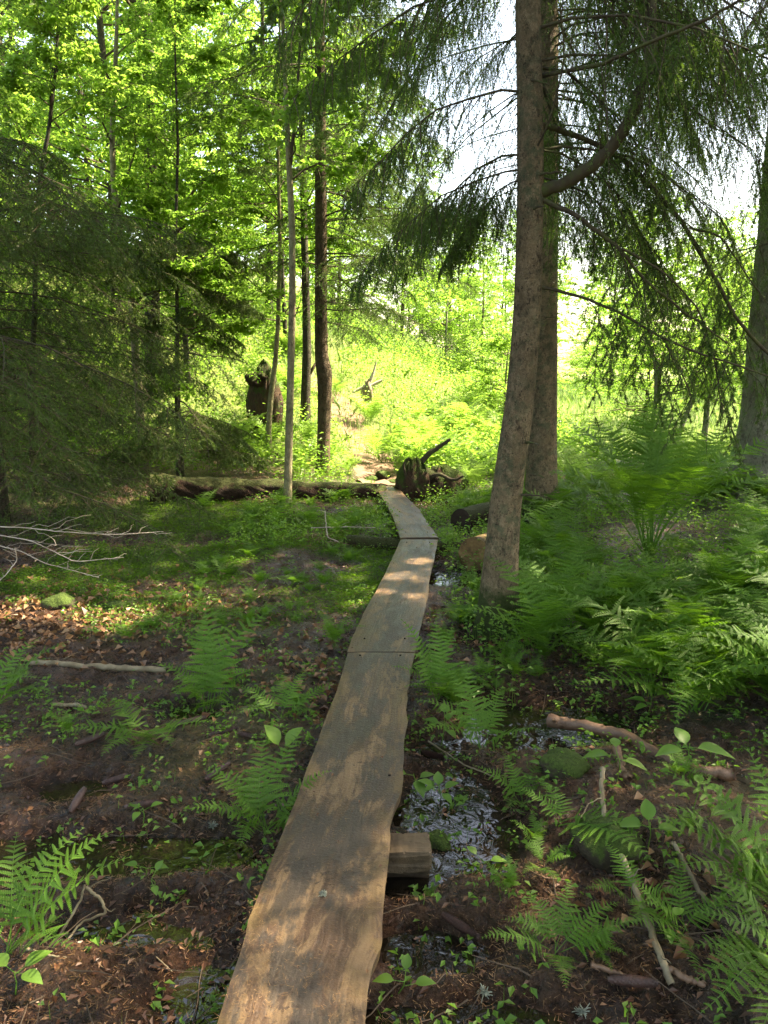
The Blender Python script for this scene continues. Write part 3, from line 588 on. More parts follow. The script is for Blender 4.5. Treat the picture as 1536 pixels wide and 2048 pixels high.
# ------------------------------------------------------------------ broadleaf trees
def broadleaf(name, base, tp, rads, barkm, label, seed, z0, z1, nl, Ll, leafm='leaf', leafL=.07, per=13, group=None, cat='broadleaf tree', ntw=9, rise=.35, make_thing=True, az=(0, 360), extra=None, asp=.62, k=10, m3=4):
    g = np.random.default_rng(seed); base = np.array(base, float)
    t = thing(name, base, label, cat, group)
    pts = np.array(tp) - base
    me, P, r = trunk_mesh('trunk', pts, rads, barkm, k, lump=.05, seed=seed, flare=.25); link('trunk', me, t)
    n = nl; z = np.sort(g.uniform(z0, z1, n)); azz = g.uniform(R(az[0]), R(az[1]), n)
    f = (z - z0) / (z1 - z0); L = Ll * (1 - .45 * f) * g.uniform(.6, 1.2, n)
    S = np.stack([np.interp(z, P[:, 2], P[:, j]) for j in range(3)], 1)
    D = nrm(np.stack([np.cos(azz), np.sin(azz), rise + g.normal(0, .2, n) + .4 * f], 1))
    Pb = poly(S, D, L, np.array([0, 0, -.12]), 7, .06, g)
    rr = np.interp(z, P[:, 2], r)[:, None] * .38 * np.linspace(1, .15, 7)[None]
    bb = MB(); V, F = tubes(Pb, np.maximum(rr, .002), 5); bb.add(V, F, 0, .5)
    S, D, L1, pi, _ = kids(Pb, L, ntw, .2, 1, .75, .5, .45, g, taper=.45, alt=False)
    P1 = poly(S, D, L1, np.array([0, 0, -.08]), 5, .07, g); V, F = tubes(P1, np.linspace(.004, .0015, 5)[None] * np.ones((len(P1), 1)), 3); bb.add(V, F, 0, .5)
    S, D, L2, pi2, _ = kids(P1, L1, m3, .2, 1, .8, .45, .5, g, taper=.3)
    P2 = poly(S, D, L2, np.array([0, 0, -.06]), 4, .07, g); V, F = tubes(P2, np.linspace(.002, .001, 4)[None] * np.ones((len(P2), 1)), 3); bb.add(V, F, 0, .5)
    cr = MB()
    for (PP, q) in ((P2, per), (P1, per)):
        B = len(PP); s = g.uniform(.15, 1, (B, q)); p, tn = at(PP, s)
        sd_ = g.normal(0, 1, p.shape); sd_[..., 2] *= .35
        d = nrm(tn * .5 + nrm(sd_)); d[..., 2] -= .15
        p = p + nrm(sd_) * .015
        up = nrm(g.normal(0, .38, p.shape) + np.array([0, 0, 1.]))
        n_ = B * q; Lf = leafL * g.uniform(.55, 1.25, n_)
        V, F = leaves(p.reshape(-1, 3), d.reshape(-1, 3), up.reshape(-1, 3), Lf, Lf * asp, g)
        cr.add(V, F, 0, np.repeat(np.clip(np.repeat(g.uniform(0, .5, B), q) + g.uniform(0, .5, n_), 0, 1), 4))
    if extra: extra(t, bb, cr, base, g)
    cull(cr, base)
    link('branches', bb.mesh('branches', [M['twig']], True), t)
    link('crown', cr.mesh('crown', [M[leafm]]), t)
    return t
def copy_tree(src, loc, rz, s, label, group=None):
    r_ = src.copy(); C.objects.link(r_); r_.location = loc; r_.rotation_euler = (0, 0, rz); r_.scale = (s, s, s); r_['label'] = label
    if group: r_['group'] = group
    for ch in list(src.children):
        c = ch.copy(); C.objects.link(c); c.parent = r_
    return r_
def GZ(x, y): return float(H(x, y))
def up_from(px, pyb, y, path):
    x = PY(px, pyb, y)[0]; b = V3(x, y, GZ(x, y) - .05); return b, [b] + [PY(a, c, y) for a, c in path]
# thin sunlit maple beside the fallen log
b, tp = up_from(575, 1030, 8.4, [(576, 960), (578, 880), (581, 760), (585, 600), (584, 450), (578, 330), (572, 200), (566, 60), (560, -200), (555, -500)])
def fork(t, bb, cr, base, g):
    q = limb([PY(580, 335, 8.4) - base, PY(590, 250, 8.4) - base, PY(598, 120, 8.45) - base, PY(605, 0, 8.5) - base, PY(610, -200, 8.5) - base], .018, .008, bb, 16, g)
    limb([PY(588, 640, 8.4) - base, PY(602, 600, 8.35) - base, PY(604, 560, 8.3) - base, PY(590, 480, 8.3) - base], .005, .003, bb, 12, g)
broadleaf('maple_tree', b, tp, [.05, .044, .042, .04, .037, .034, .03, .022, .018, .012, .005], M['bark_pale'], 'thin pale maple stem rising in front of the slim brown spruce', 61, 2.6, 7.0, 16, 1.5, leafm='leaf', leafL=.085, per=9, extra=fork, asp=.8)
# pale slanted stem
b, tp = up_from(537, 885, 11.8, [(537, 860), (541, 800), (551, 720), (556, 650), (560, 500), (556, 300), (560, 0), (560, -200)])
broadleaf('maple_tree', b, tp, [.05, .045, .042, .038, .034, .03, .022, .012, .005], M['bark_pale'], 'slender leaning pale stem beside the dark rotten stump', 62, 2.2, 7.5, 22, 1.6, per=13)
# dark grey trunk with a fork
b, tp = up_from(610, 850, 13.2, [(611, 800), (614, 700), (612, 600), (607, 400), (603, 200), (600, 0), (598, -300)])
def fork2(t, bb, cr, base, g):
    limb([PY(614, 760, 13.2) - base, PY(626, 735, 13.2) - base, PY(638, 715, 13.3) - base, PY(650, 690, 13.3) - base], .03, .015, bb, 12, g)
broadleaf('alder_tree', b, tp, [.10, .085, .075, .065, .055, .045, .03, .01], M['bark_dark'], 'dark grey forked trunk just behind the slim brown spruce', 63, 2.6, 8, 26, 1.9, per=13, extra=fork2)
# dark straight trunk in the bright leaves at the left
b, tp = up_from(303, 800, 13.5, [(304, 760), (305, 600), (303, 400), (298, 200), (293, 0), (290, -300), (290, -600)])
broadleaf('birch_tree', b, tp, [.15, .13, .12, .105, .095, .085, .06, .01], M['bark_dark'], 'straight dark trunk standing in the bright leaves on the left', 64, 2.0, 10.5, 40, 2.3, per=13)
# pale wandering stem left
b, tp = up_from(280, 800, 11.0, [(272, 720), (263, 600), (255, 520), (238, 450), (228, 380), (224, 280), (230, 150), (235, 0), (235, -300)])
broadleaf('birch_tree', b, tp, [.06, .055, .05, .045, .045, .04, .035, .03, .02, .006], M['bark_pale'], 'slender pale stem that bends left of the straight dark trunk', 65, 2.0, 8.0, 30, 1.9, per=13)
b, tp = up_from(60, 900, 9.0, [(62, 800), (70, 600), (72, 450), (82, 340), (98, 260), (110, 150), (120, 0), (122, -200)])
broadleaf('birch_tree', b, tp, [.035, .032, .028, .026, .024, .02, .018, .012, .005], M['bark_dark'], 'thin dark crooked sapling stem at the far left', 66, 2.2, 6.5, 22, 1.5, per=13)
b, tp = up_from(352, 860, 10.0, [(352, 760), (356, 650), (350, 500), (356, 300), (350, 100), (350, -200)])
broadleaf('birch_tree', b, tp, [.03, .026, .024, .02, .016, .01, .005], M['bark_dark'], 'very thin stem right of the straight dark trunk', 67, 1.4, 6.5, 26, 1.5, per=12)
# bright wood behind: three patterns, copied with their own labels
protos = []
for q, (x, y, h, Ll, sd_, z0) in enumerate([(-5.2, 15.5, 9.5, 2.8, 71, .9), (-8.6, 15.0, 10.5, 3.0, 72, 1.0), (-2.6, 18.0, 8.5, 2.5, 73, .8)]):
    b = V3(x, y, GZ(x, y) - .05)
    protos.append(broadleaf('broadleaf_tree', b, [b, b + V3(.1, 0, h * .3), b + V3(.0, .1, h * .6), b + V3(.1, 0, h)], [.10, .08, .055, .01], M['bark_dark'],
        ['bright leafy tree in the middle of the sunlit wood at left', 'bright leafy tree nearest the left edge of the sunlit wood', 'bright leafy tree where the sunlit wood meets the slope'][q], sd_, z0, h - .2, 46, Ll, leafL=.10, per=9, ntw=9, group='bright leafy trees of the wood on the left'))
spots = [(-11.5, 17, .8, 0), (-7.0, 19.5, .95, 2), (-4.2, 22.0, 1.0, 1), (-10.5, 23, 1.25, 0), (-14.5, 21, 1.2, 1), (-1.6, 25.5, .95, 0), (-6.8, 27, 1.35, 1), (-3.0, 31, 1.2, 2), (-13, 30, 1.5, 2), (-19, 27, 1.5, 0), (-6.6, 12.2, .62, 2), (-3.4, 13.6, .55, 0), (-9, 34, 1.6, 1), (-4.5,19.0,.8,1),(-9.2,12.6,.75,0), (-17,36,1.7,0), (-1.2,21.0,.6,2), (.6,27,.7,0), (-2.0,16.2,.5,1)]
for q, (x, y, s, k) in enumerate(spots):
    copy_tree(protos[k], (x, y, GZ(x, y) - .05), q * 1.9, s, 'bright leafy tree deep in the sunlit wood on the left', 'bright leafy trees of the wood on the left')
# far treeline beyond the slope and the meadow
for q, (x, y, s, k) in enumerate([(3.2, 34, .62, 0), (5.5, 37, .6, 1), (8.5, 33, .52, 2), (11.5, 36, .55, 0), (14.5, 33, .55, 1), (18, 38, .65, 2), (21, 33, .6, 0), (1.2, 38, .7, 2), (7, 46, .75, 1), (13, 48, .8, 2), (20, 50, .9, 1), (26, 44, .8, 2)] + [(4 + 4.4 * k_, 62 + (k_ * 37) % 23, 1.0 + .1 * ((k_ * 7) % 5), k_ % 3) for k_ in range(13)]):
    copy_tree(protos[k], (x, y, GZ(x, y) - .05), q * 2.3 + 1, s, 'pale leafy tree of the distant treeline beyond the meadow', 'pale leafy trees beyond the meadow')
# saplings on the right in front of the meadow
sap = []
b, tp = up_from(1300, 900, 11.5, [(1303, 860), (1312, 800), (1312, 740), (1300, 680), (1290, 600), (1280, 480)])
def forks(t, bb, cr, base, g):
    limb([PY(1312, 800, 11.5) - base, PY(1320, 740, 11.5) - base, PY(1336, 680, 11.5) - base, PY(1345, 600, 11.6) - base, PY(1352, 520, 11.6) - base], .022, .008, bb, 14, g)
    limb([PY(1318, 905, 11.5) - base, PY(1320, 850, 11.5) - base, PY(1318, 800, 11.5) - base, PY(1325, 700, 11.4) - base], .022, .008, bb, 14, g)
sap.append(broadleaf('rowan_tree', b, tp, [.04, .035, .03, .025, .02, .014, .006], M['bark_grey'], 'small multi stemmed tree with airy leaves right of the spruce pair', 81, .9, 3.6, 26, 1.6, leafm='leaf', leafL=.065, per=8, extra=forks, group='airy saplings before the meadow'))
b, tp = up_from(1345, 905, 12.5, [(1360, 860), (1385, 800), (1405, 750), (1425, 690), (1440, 600)])
broadleaf('rowan_tree', b, tp, [.045, .04, .035, .03, .02, .006], M['bark_grey'], 'leaning sapling trunk tilted right behind the big fern', 82, 1.0, 3.4, 18, 1.5, leafm='leaf', leafL=.065, per=7, group='airy saplings before the meadow')
b, tp = up_from(1405, 925, 11.5, [(1408, 880), (1413, 830), (1420, 760), (1425, 650)])
broadleaf('rowan_tree', b, tp, [.05, .045, .04, .025, .006], M['bark_grey'], 'short upright sapling nearest the grey trunk on the right', 83, 1.0, 3.0, 12, 1.2, leafm='leaf', leafL=.055, per=5, group='airy saplings before the meadow')
b = V3(2.4, 15.5, GZ(2.4, 15.5)); 
broadleaf('rowan_tree', b, [b, b + V3(0, 0, .8), b + V3(.05, 0, 1.8)], [.03, .02, .006], M['bark_grey'], 'low leafy bush just right of the spruce pair by the meadow', 84, .2, 1.7, 22, 1.2, leafm='leaf', leafL=.06, per=6, group='airy saplings before the meadow')
b = V3(1.6, 20.5, GZ(1.6, 20.5)); 
broadleaf('rowan_tree', b, [b, b + V3(0, 0, 1.0), b + V3(.05, 0, 2.4)], [.04, .03, .006], M['bark_grey'], 'bushy young tree on top of the sunlit slope', 85, .2, 2.2, 24, 1.3, leafm='leaf', leafL=.07, per=7, group='airy saplings before the meadow')
for q, (x, y, s_, k_) in enumerate([(5.2, 15.5, .42, 2), (7.6, 17.5, .45, 0), (4.0, 20, .45, 1), (6.6, 23, .55, 2), (9.8, 22, .5, 1), (3.0, 24, .42, 0), (8.5, 28, .6, 0), (12.5, 27, .55, 2), (5.0, 30, .55, 1)]):
    copy_tree(protos[k_], (x, y, GZ(x, y) - .05), q * 1.7 + .5, s_, 'bushy pale green tree standing in the meadow on the right', 'bushy trees standing in the meadow')
# dark conifers in the distance behind the slope
fs = []
for q, (x, y, h) in enumerate([(3.4, 42, 7.5), (2.2, 46, 8.5), (5.2, 50, 7)]):
    b = V3(x, y, GZ(x, y) - .1)
    spruce('spruce_tree', b, [b, b + V3(0, 0, h * .5), b + V3(0, 0, h)], [.2, .12, .01], M['bark_dark'], ['dark conifer in the distance above the sunlit slope', 'tallest dark conifer in the distance left of the spruce pair', 'farthest dark conifer beyond the slope'][q], 90 + q,
        [dict(z0=.5, z1=h, n=60, L0=2.2, L1=.3, rise=.1, droop=.25, r=.02, fol=dict(LO, nl=.09, nw=.03, m1=10))], k=8, knots=0, flare=0)
# unseen spruces added just out of view so their crowns shade the foreground
for q, (x, y, h) in enumerate([(5.6, 4.4, 17), (7.4, 9.2, 18), (3.0, -2.5, 16), (-3.2, -3.0, 16), (4.6, .9, 16), (8.6, 6.6, 18), (-5.5, .8, 15), (10.5,11.0,15)]):
    b = V3(x, y, GZ(x, y) - .1)
    spruce('spruce_tree', b, [b, b + V3(0, 0, h * .5), b + V3(0, 0, h)], [.2, .13, .01], M['bark_red'], 'tall unseen spruce added out of view to shade the foreground', 100 + q,
        [dict(z0=2.5, z1=6, n=22, L0=2.3, L1=2.6, rise=.05, droop=.3, r=.02, fol=LO), dict(z0=6, z1=h, n=64, L0=3.4, L1=.6, rise=.1, droop=.25, r=.02, fol=LO)], k=8, knots=0, flare=0, group='unseen shading spruces around the viewpoint')

exec_parts = True
# ------------------------------------------------------------------ boardwalk
def plank(left, right, label, zt, seed, nx=14, ny=70, vofs=0.0):
    L = np.array([G(a, b_, zt) for a, b_ in left]); Rr = np.array([G(a, b_, zt) for a, b_ in right])
    g = np.random.default_rng(seed)
    def res(P):
        d = np.linspace(0, 1, ny); q = (P[:, 1] - P[0, 1]) / (P[-1, 1] - P[0, 1]); return np.interp(d, q, P[:, 0]), np.interp(d, q, P[:, 1])
    lx, ly = res(L); rx, ry = res(Rr)
    th = .045; V = []; UV = []; E = []
    u = np.linspace(0, 1, nx)
    lx += .0025 * vnoise(ly * 9, ly * 0, seed); rx += .0035 * vnoise(ry * 13, ry * 0, seed + 3)
    rows = []
    for j in range(ny):
        x = lx[j] + (rx[j] - lx[j]) * u; y = ly[j] + (ry[j] - ly[j]) * u
        zz = zt + .004 * vnoise(x * 6, y * 2, seed) - .004 * ((u - .5) * 2) ** 8
        top = np.stack([x, y, zz], 1); bot = np.stack([x * .96 + x.mean() * .04, y, zz - th], 1)
        ring = np.concatenate([top, bot[::-1]], 0); rows.append(ring)
        UV.append(np.concatenate([np.stack([(u - .5) * .38, y], 1), np.stack([(u[::-1] - .5) * .38 + 2, y], 1)], 0)); E.append(np.concatenate([np.abs(u - .5) * 2, np.ones(nx)]) ** 4)
    V = np.concatenate(rows); m = 2 * nx; i = np.arange(len(V)).reshape(ny, m)
    F = np.stack([i[:-1], np.roll(i[:-1], -1, 1), np.roll(i[1:], -1, 1), i[1:]], -1).reshape(-1, 4)
    Fc = []
    for row in (0, ny - 1):
        for q in range(nx - 1):
            a = [i[row, q], i[row, q + 1], i[row, m - 2 - q], i[row, m - 1 - q]]; Fc.append(a if row == 0 else a[::-1])
    uv = np.concatenate(UV) + np.array([seed * 1.3, vofs])
    me = mesh('plank', V, [F, np.array(Fc)], M['plank'], [0, 0], False, {'edge': np.concatenate(E)}, uv)
    o = tag(link('boardwalk_plank', me), label, 'plank', 'planks of the boardwalk')
    for q_ in ((ny // 12, .2), (ny // 12, .8), (ny - 4, .2), (ny - 4, .8)) + (((int(ny * .52), .12), (int(ny * .52), .86)) if ny > 100 else ()):
        j_, u_ = q_; x_ = lx[j_] + (rx[j_] - lx[j_]) * u_; a_ = np.arange(8) / 8 * 2 * np.pi
        nv = np.concatenate([np.stack([x_ + .006 * np.cos(a_), ly[j_] + .006 * np.sin(a_), np.full(8, zt + .001)], 1), np.stack([x_ + .0045 * np.cos(a_), ly[j_] + .0045 * np.sin(a_), np.full(8, zt + .0065)], 1)])
        i_ = np.arange(8); link('nail_head', mesh('nail_head', nv, [np.stack([i_, (i_ + 1) % 8, (i_ + 1) % 8 + 8, i_ + 8], 1), np.array([[8, 9, 10, 11, 12, 13, 14, 15]])], [M['log_dark']], [0, 0]), o)
plank([(378, 2260), (405, 2150), (434, 2048), (459, 1969), (479, 1912), (493, 1866), (497, 1834), (531, 1750), (559, 1678), (590, 1600), (612, 1540), (639, 1472), (649, 1440), (676, 1373), (696, 1304.5)],
      [(717, 2260), (723, 2150), (729, 2048), (737, 1975), (748, 1928), (763, 1887), (768, 1820), (774, 1750), (778, 1690), (782, 1647), (792, 1607), (804, 1580), (806, 1530), (809, 1472), (816, 1443), (813, 1415), (815, 1384), (822, 1340), (829, 1304.5)],
      'long near plank with a wavy bark edge and dark wet stains', .13, 3, ny=160)
plank([(694, 1303), (706, 1270), (720, 1240), (735, 1210), (752, 1180), (778, 1130), (801, 1079)], [(830, 1303), (840, 1260), (850, 1220), (857, 1180), (860, 1150), (870, 1110), (876, 1079)], 'middle plank between the near plank and the bend', .115, 5)
plank([(800, 1075), (787, 1035), (768, 1000), (750, 972)], [(877, 1075), (862, 1055), (840, 1020), (815, 995), (797, 976)], 'farthest plank running left beyond the bend to the stones', .12, 9)

def box_mesh(name, cx, cy, cz, lx, ly, lz, mat, rz=0, seed=0, bev=.006):
    bm = __import__('bmesh').new(); import bmesh
    bmesh.ops.create_cube(bm, size=1); bmesh.ops.scale(bm, vec=(lx, ly, lz), verts=bm.verts)
    bmesh.ops.subdivide_edges(bm, edges=bm.edges, cuts=4, use_grid_fill=True)
    g = np.random.default_rng(seed)
    for v in bm.verts:
        v.co.x += g.normal(0, .002); v.co.y += g.normal(0, .002); v.co.z += g.normal(0, .002)
    bmesh.ops.bevel(bm, geom=[e for e in bm.edges if e.calc_face_angle(0) > 1], offset=bev, segments=2)
    me = bpy.data.meshes.new(name); bm.to_mesh(me); bm.free(); me.materials.append(mat)
    return me
# sleepers under the planks
def sleeper(px, py, half, z, lz, label, rz=0, ly=.10):
    c = G(px, py, z); me = box_mesh('sleeper', 0, 0, 0, half * 2, ly, lz, M['beam'], seed=int(px))
    o = link('sleeper_beam', me, None, (c[0], c[1], z)); o.rotation_euler = (0, 0, rz); tag(o, label, 'beam', 'beams under the boardwalk')
sleeper(728, 1705, .225, .048, .07, 'sawn beam sticking out right under the near plank', .03, .11)
sleeper(730, 1722, .222, -.035, .09, 'lower wet beam beneath the sawn beam under the near plank', .0, .12)
sleeper(765, 1312, .2, .03, .08, 'beam under the joint between near and middle plank', .03)
# ------------------------------------------------------------------ logs, stumps, stones, sticks
def log_thing(name, a, b_, ra, rb, label, cat, mat, endmat=None, k=20, n=26, seed=1, lump=.15, curve=(0, 0, 0), group=None, both=False, bulge=1.0):
    a = np.array(a, float); b_ = np.array(b_, float); g = np.random.default_rng(seed)
    s = np.linspace(0, 1, n)[:, None]; P = a * (1 - s) + b_ * s + np.array(curve) * (4 * s * (1 - s)); r = ra + (rb - ra) * s[:, 0]
    base = a.copy(); P = P - base
    A, Zz = np.meshgrid(np.arange(k) / k * 2 * np.pi, s[:, 0] * np.linalg.norm(b_ - a))
    bp = 1 + lump * fbm(np.cos(A) * 1.4 + seed * 3, np.sin(A) * 1.4 + Zz * 4, 3, seed)
    V, F = tubes(P[None], r[None], k, bump=bp[None])
    mats = [mat]; Fs = [F]; mis = [0]
    t = thing(name, base, label, cat, group); link('bark', mesh('bark', V, Fs, mats, mis, True, {'rnd': np.full(len(V), .5)}), t)
    if endmat is not None:
        ring = V[:k]; c = ring.mean(0); d = nrm((P[0] - P[2])[None])[0]
        rings = [ring + d * .001, (ring - c) * .8 + c + d * .006, (ring - c) * .4 + c + d * .004, c[None] + d * .002]
        VV = np.concatenate(rings); Fq = []; Ft = []
        for j in range(2):
            for q in range(k): Fq.append([j * k + q, j * k + (q + 1) % k, (j + 1) * k + (q + 1) % k, (j + 1) * k + q])
        for q in range(k): Ft.append([2 * k + q, 2 * k + (q + 1) % k, 3 * k])
        link('cut_end', mesh('cut_end', VV, [np.array(Fq), np.array(Ft)], [endmat], [0, 0], False, {'rnd': np.full(len(VV), .5)}), t)
    return t
# mossy fallen log left
a = PY(770, 1000, 9.3); a[2] = GZ(a[0], a[1]) + .12; b_ = PY(300, 985, 8.5); b_[2] = GZ(b_[0], b_[1]) + .16
log_thing('fallen_log', a, b_, .08, .15, 'long reddish fallen log with moss lying left of the far plank', 'log', M['log'], M['log_dark'], n=140, k=36, seed=4, lump=.4)
# log that crosses under the bend
a = PY(945, 1100, 6.75); b_ = PY(690, 1092, 6.9); a[2] = -.015; b_[2] = .02
log_thing('fallen_log', a, b_, .075, .09, 'dark mossy log crossing under the bend of the boardwalk', 'log', M['log'], M['log_dark'], n=40, seed=5)
a = PY(921, 1068, 7.6); b_ = PY(1060, 1040, 8.6); a[2] = GZ(a[0], a[1]) + .10; b_[2] = a[2]
log_thing('sawn_log', a, b_, .125, .12, 'sawn log with a dark end face right of the bend', 'log', M['log'], M['log_dark'], seed=6, lump=.06)
a = PY(950, 1118, 6.15); b_ = PY(1010, 1112, 6.5); a[2] = GZ(a[0], a[1]) + .12; b_[2] = a[2]
log_thing('sawn_log', a, b_, .16, .15, 'ochre log end peeking out left of the front spruce trunk', 'log', M['log_end'], M['log_end'], seed=7, lump=.14)

def lumpy(name, c, rx, ry, rz_, mat, seed, label=None, cat=None, parent=None, lump=.35, k=28, group=None, spike=0):
    a = np.arange(k) / k * 2 * np.pi; e = np.linspace(-.5, .5, k // 2) * np.pi
    A, E_ = np.meshgrid(a, e); x = np.cos(E_) * np.cos(A); y = np.cos(E_) * np.sin(A); z = np.sin(E_)
    f = 1 + lump * fbm(x * 1.6 + z + seed, y * 1.6 - z * .7, 4, seed) + spike * np.abs(vnoise(A * 3, E_ * 1.5, seed)) * np.clip(z, 0, 1)
    V = np.stack([x * f * rx, y * f * ry, z * f * rz_], -1).reshape(-1, 3); i = np.arange(len(V)).reshape(A.shape)
    F = np.stack([i[:-1], np.roll(i[:-1], -1, 1), np.roll(i[1:], -1, 1), i[1:]], -1).reshape(-1, 4)
    o = link(name, mesh(name, V, F, mat, smooth=True, attrs={'rnd': np.full(len(V), .5)}), parent, c)
    if label: tag(o, label, cat, group)
    return o
# rotten stump / root plate among the trees
x, y = PY(530, 830, 12.6)[:2]; b = V3(x, y, GZ(x, y))
t = thing('rotten_stump', b, 'tall dark rotten stump among ferns left of the slender stem', 'stump')
lumpy('stump_body', (0, 0, .4), .28, .26, .6, M['rotten'], 6, parent=t, lump=.3, k=40, spike=.25)
lumpy('moss_cap', (-.04, -.05, .9), .22, .2, .14, M['log'], 8, parent=t, lump=.5)
# broken stump with a snag right of the far plank
x, y = PY(825, 985, 9.4)[:2]; b = V3(x, y, GZ(x, y))
t = thing('broken_stump', b, 'uprooted mossy stump with a bent snag pointing right beside the far plank', 'stump')
lumpy('stump_body', (0, 0, .12), .22, .2, .28, M['rotten'], 13, parent=t, lump=.5, k=36, spike=.5)
lumpy('stump_body', (.35, .1, .12), .30, .2, .26, M['rotten'], 14, parent=t, lump=.6, k=36, spike=.4)
lumpy('moss_cap', (.1, .05, .30), .25, .16, .1, M['log'], 15, parent=t, lump=.5)
sb = MB(); g = np.random.default_rng(9)
limb([V3(.02, 0, .25), PY(838, 930, 9.4) - b, PY(860, 905, 9.4) - b, PY(880, 893, 9.4) - b, PY(902, 878, 9.35) - b], .045, .018, sb, 18, g)
limb([V3(.1, 0, .2), V3(.3, -.1, .35), V3(.5, -.1, .25), V3(.62, -.1, .32)], .03, .012, sb, 14, g)
limb([V3(-.05, -.1, .2), V3(-.12, -.15, .42), V3(-.1, -.15, .5)], .02, .008, sb, 10, g)
link('snag', sb.mesh('snag', [M['mossy_limb']], True), t)
# bleached stump on the slope
x, y = PY(735, 835, 15.0)[:2]; b = V3(x, y, GZ(x, y)); t = thing('bleached_stump', b, 'bleached splintered stump on the sunlit slope', 'stump')
lumpy('stump_body', (0, 0, .12), .11, .1, .22, M['stick'], 19, parent=t, lump=.5, k=28, spike=.5)
sb = MB(); limb([V3(0, 0, .3), V3(.12, 0, .6), V3(.18, 0, .8)], .04, .01, sb, 10, g); limb([V3(0, 0, .3), V3(.3, 0, .45)], .04, .02, sb, 6, g); limb([V3(0, 0, .35), V3(-.3, 0, .2)], .04, .02, sb, 6, g)
link('snag', sb.mesh('snag', [M['twig_pale']], True), t)
# stones at the end of the boardwalk and by the beam
for q, (px_, py_, s, lab) in enumerate([(742, 962, .10, 'dark wet stone left of the plank end'), (768, 955, .12, 'dark wet stone behind the plank end'), (785, 966, .08, 'small wet stone right of the plank end'), (872, 1700, .06, 'mossy stone right of the sawn beam'), (905, 1715, .04, 'small mossy stone beside the larger mossy stone'), (1215, 1700, .12, 'mossy stone under the leaning stick'), (1130, 1540, .10, 'mossy hump left of the leaning stick'), (230, 1215, .08, 'small green mossy hump in the sun patch'), (120, 1210, .10, 'broad green mossy hump left in the sun patch')]):
    p = GH(px_, py_); lumpy('mossy_stone', (p[0], p[1], p[2] + s * .2), s, s * .9, s * .6, M['rock'], 30 + q, lab, 'stone', lump=.4, group='mossy stones')

def stick(path, r0, r1, mat, label, seed=1, twigs=0, name='fallen_stick', cat='stick', zoff=.012, gnd=True, group='sticks lying on the forest floor'):
    g = np.random.default_rng(seed)
    P = []
    for q in path:
        p = GH(q[0], q[1]); p[2] = max(float(HB(p[0], p[1])), WATER); z = p[2] + zoff + (q[2] if len(q) > 2 else 0)
        if len(q) > 2: p = G(q[0], q[1], z)
        P.append(V3(p[0], p[1], z))
    zz_ = np.array([p[2] for p in P])
    if len(P) > 2:
        lin = np.polyval(np.polyfit(np.arange(len(P)), zz_, 1), np.arange(len(P)))
        for p, a_, b_ in zip(P, zz_, lin): p[2] = .35 * a_ + .65 * b_
    base = P[0].copy(); t = thing(name, base, label, cat, group); bb = MB()
    q = limb([p - base for p in P], r0, r1, bb, max(12, 7 * len(P)), g, 9)
    link('stem', bb.mesh('stem', [mat], True), t)
    if twigs:
        tb = MB(); ln = np.linalg.norm(np.diff(q, axis=0), axis=1).sum()
        S, D, L, _, _ = kids(q[None], [ln], twigs, .15, .95, .7, .5, .3, g, alt=False); D[:, 2] = np.abs(D[:, 2]) * .6
        Pk = poly(S, D, L, np.array([0, 0, -.05]), 6, .08, g); V, F = tubes(Pk, np.linspace(r0 * .4, .001, 6)[None] * np.ones((len(Pk), 1)), 4); tb.add(V, F)
        link('side_twigs', tb.mesh('side_twigs', [mat], True), t)
    return t
stick([(1098, 1440, .05), (1160, 1455, .06), (1250, 1478, .07), (1330, 1505, .06), (1400, 1535, .04), (1470, 1560, .02)], .028, .024, M['wet_stick'], 'thick wet reddish branch lying across the puddle on the right', 3, 3, 'fallen_branch')
stick([(1232, 1500, .03), (1245, 1540, .01), (1260, 1560, 0)], .016, .012, M['wet_stick'], 'short dark stub beneath the thick wet branch', 4)
stick([(1206, 1535, .03), (1203, 1580, .02), (1212, 1640, .05), (1245, 1710, .05), (1268, 1780, .02), (1296, 1850, .01), (1322, 1920, 0), (1345, 1965, 0)], .0085, .011, M['stick'], 'long pale lichened stick slanting down the right bank', 5, 3)
stick([(1345, 1680, .02), (1370, 1730, .01), (1395, 1780, .01), (1420, 1805, 0)], .007, .008, M['stick'], 'short pale stick right of the long slanting one', 6, 2)
stick([(1180, 1935), (1240, 1955), (1300, 1985)], .008, .006, M['wet_stick'], 'reddish stick at the bottom right', 7, 2)
stick([(1330, 1940), (1370, 1965), (1410, 1975)], .010, .008, M['wet_stick'], 'dark stick stub at the bottom right by the fern', 8)
stick([(60, 1328), (150, 1334), (240, 1342), (338, 1343)], .016, .018, M['stick'], 'long pale stick lying flat in the litter on the left', 9, 2)
stick([(105, 1413), (150, 1415), (175, 1418)], .010, .009, M['stick'], 'short pale bark piece on the left', 10)
stick([(120, 1880), (160, 1800, .05), (170, 1770, .08)], .004, .003, M['stick'], 'thin grey twig rising left of the curved twig', 11, 2)
stick([(172, 1768, .06), (205, 1800, .06), (212, 1835, .03), (165, 1860, 0), (110, 1890, 0)], .005, .003, M['stick'], 'curved grey twig beside the lower left fern', 12, 3)
stick([(55, 1905), (100, 1918), (135, 1924)], .004, .003, M['stick'], 'small straight twig in the lower left corner', 13, 1)
stick([(290, 1900), (330, 1938), (345, 1950)], .002, .0015, M['stick'], 'thin grey twig in the mud at lower left', 14, 0)
stick([(1040, 1740), (1090, 1762), (1140, 1768)], .003, .002, M['wet_stick'], 'thin brown twig on the mud right of the near plank', 15, 1)
stick([(855, 1490), (930, 1535), (990, 1560)], .004, .003, M['stick'], 'thin twig between the two bright puddles', 16, 2)
stick([(640, 1170), (690, 1182), (740, 1178)], .004, .003, M['stick'], 'thin twig lying in the moss left of the middle plank', 17, 2)
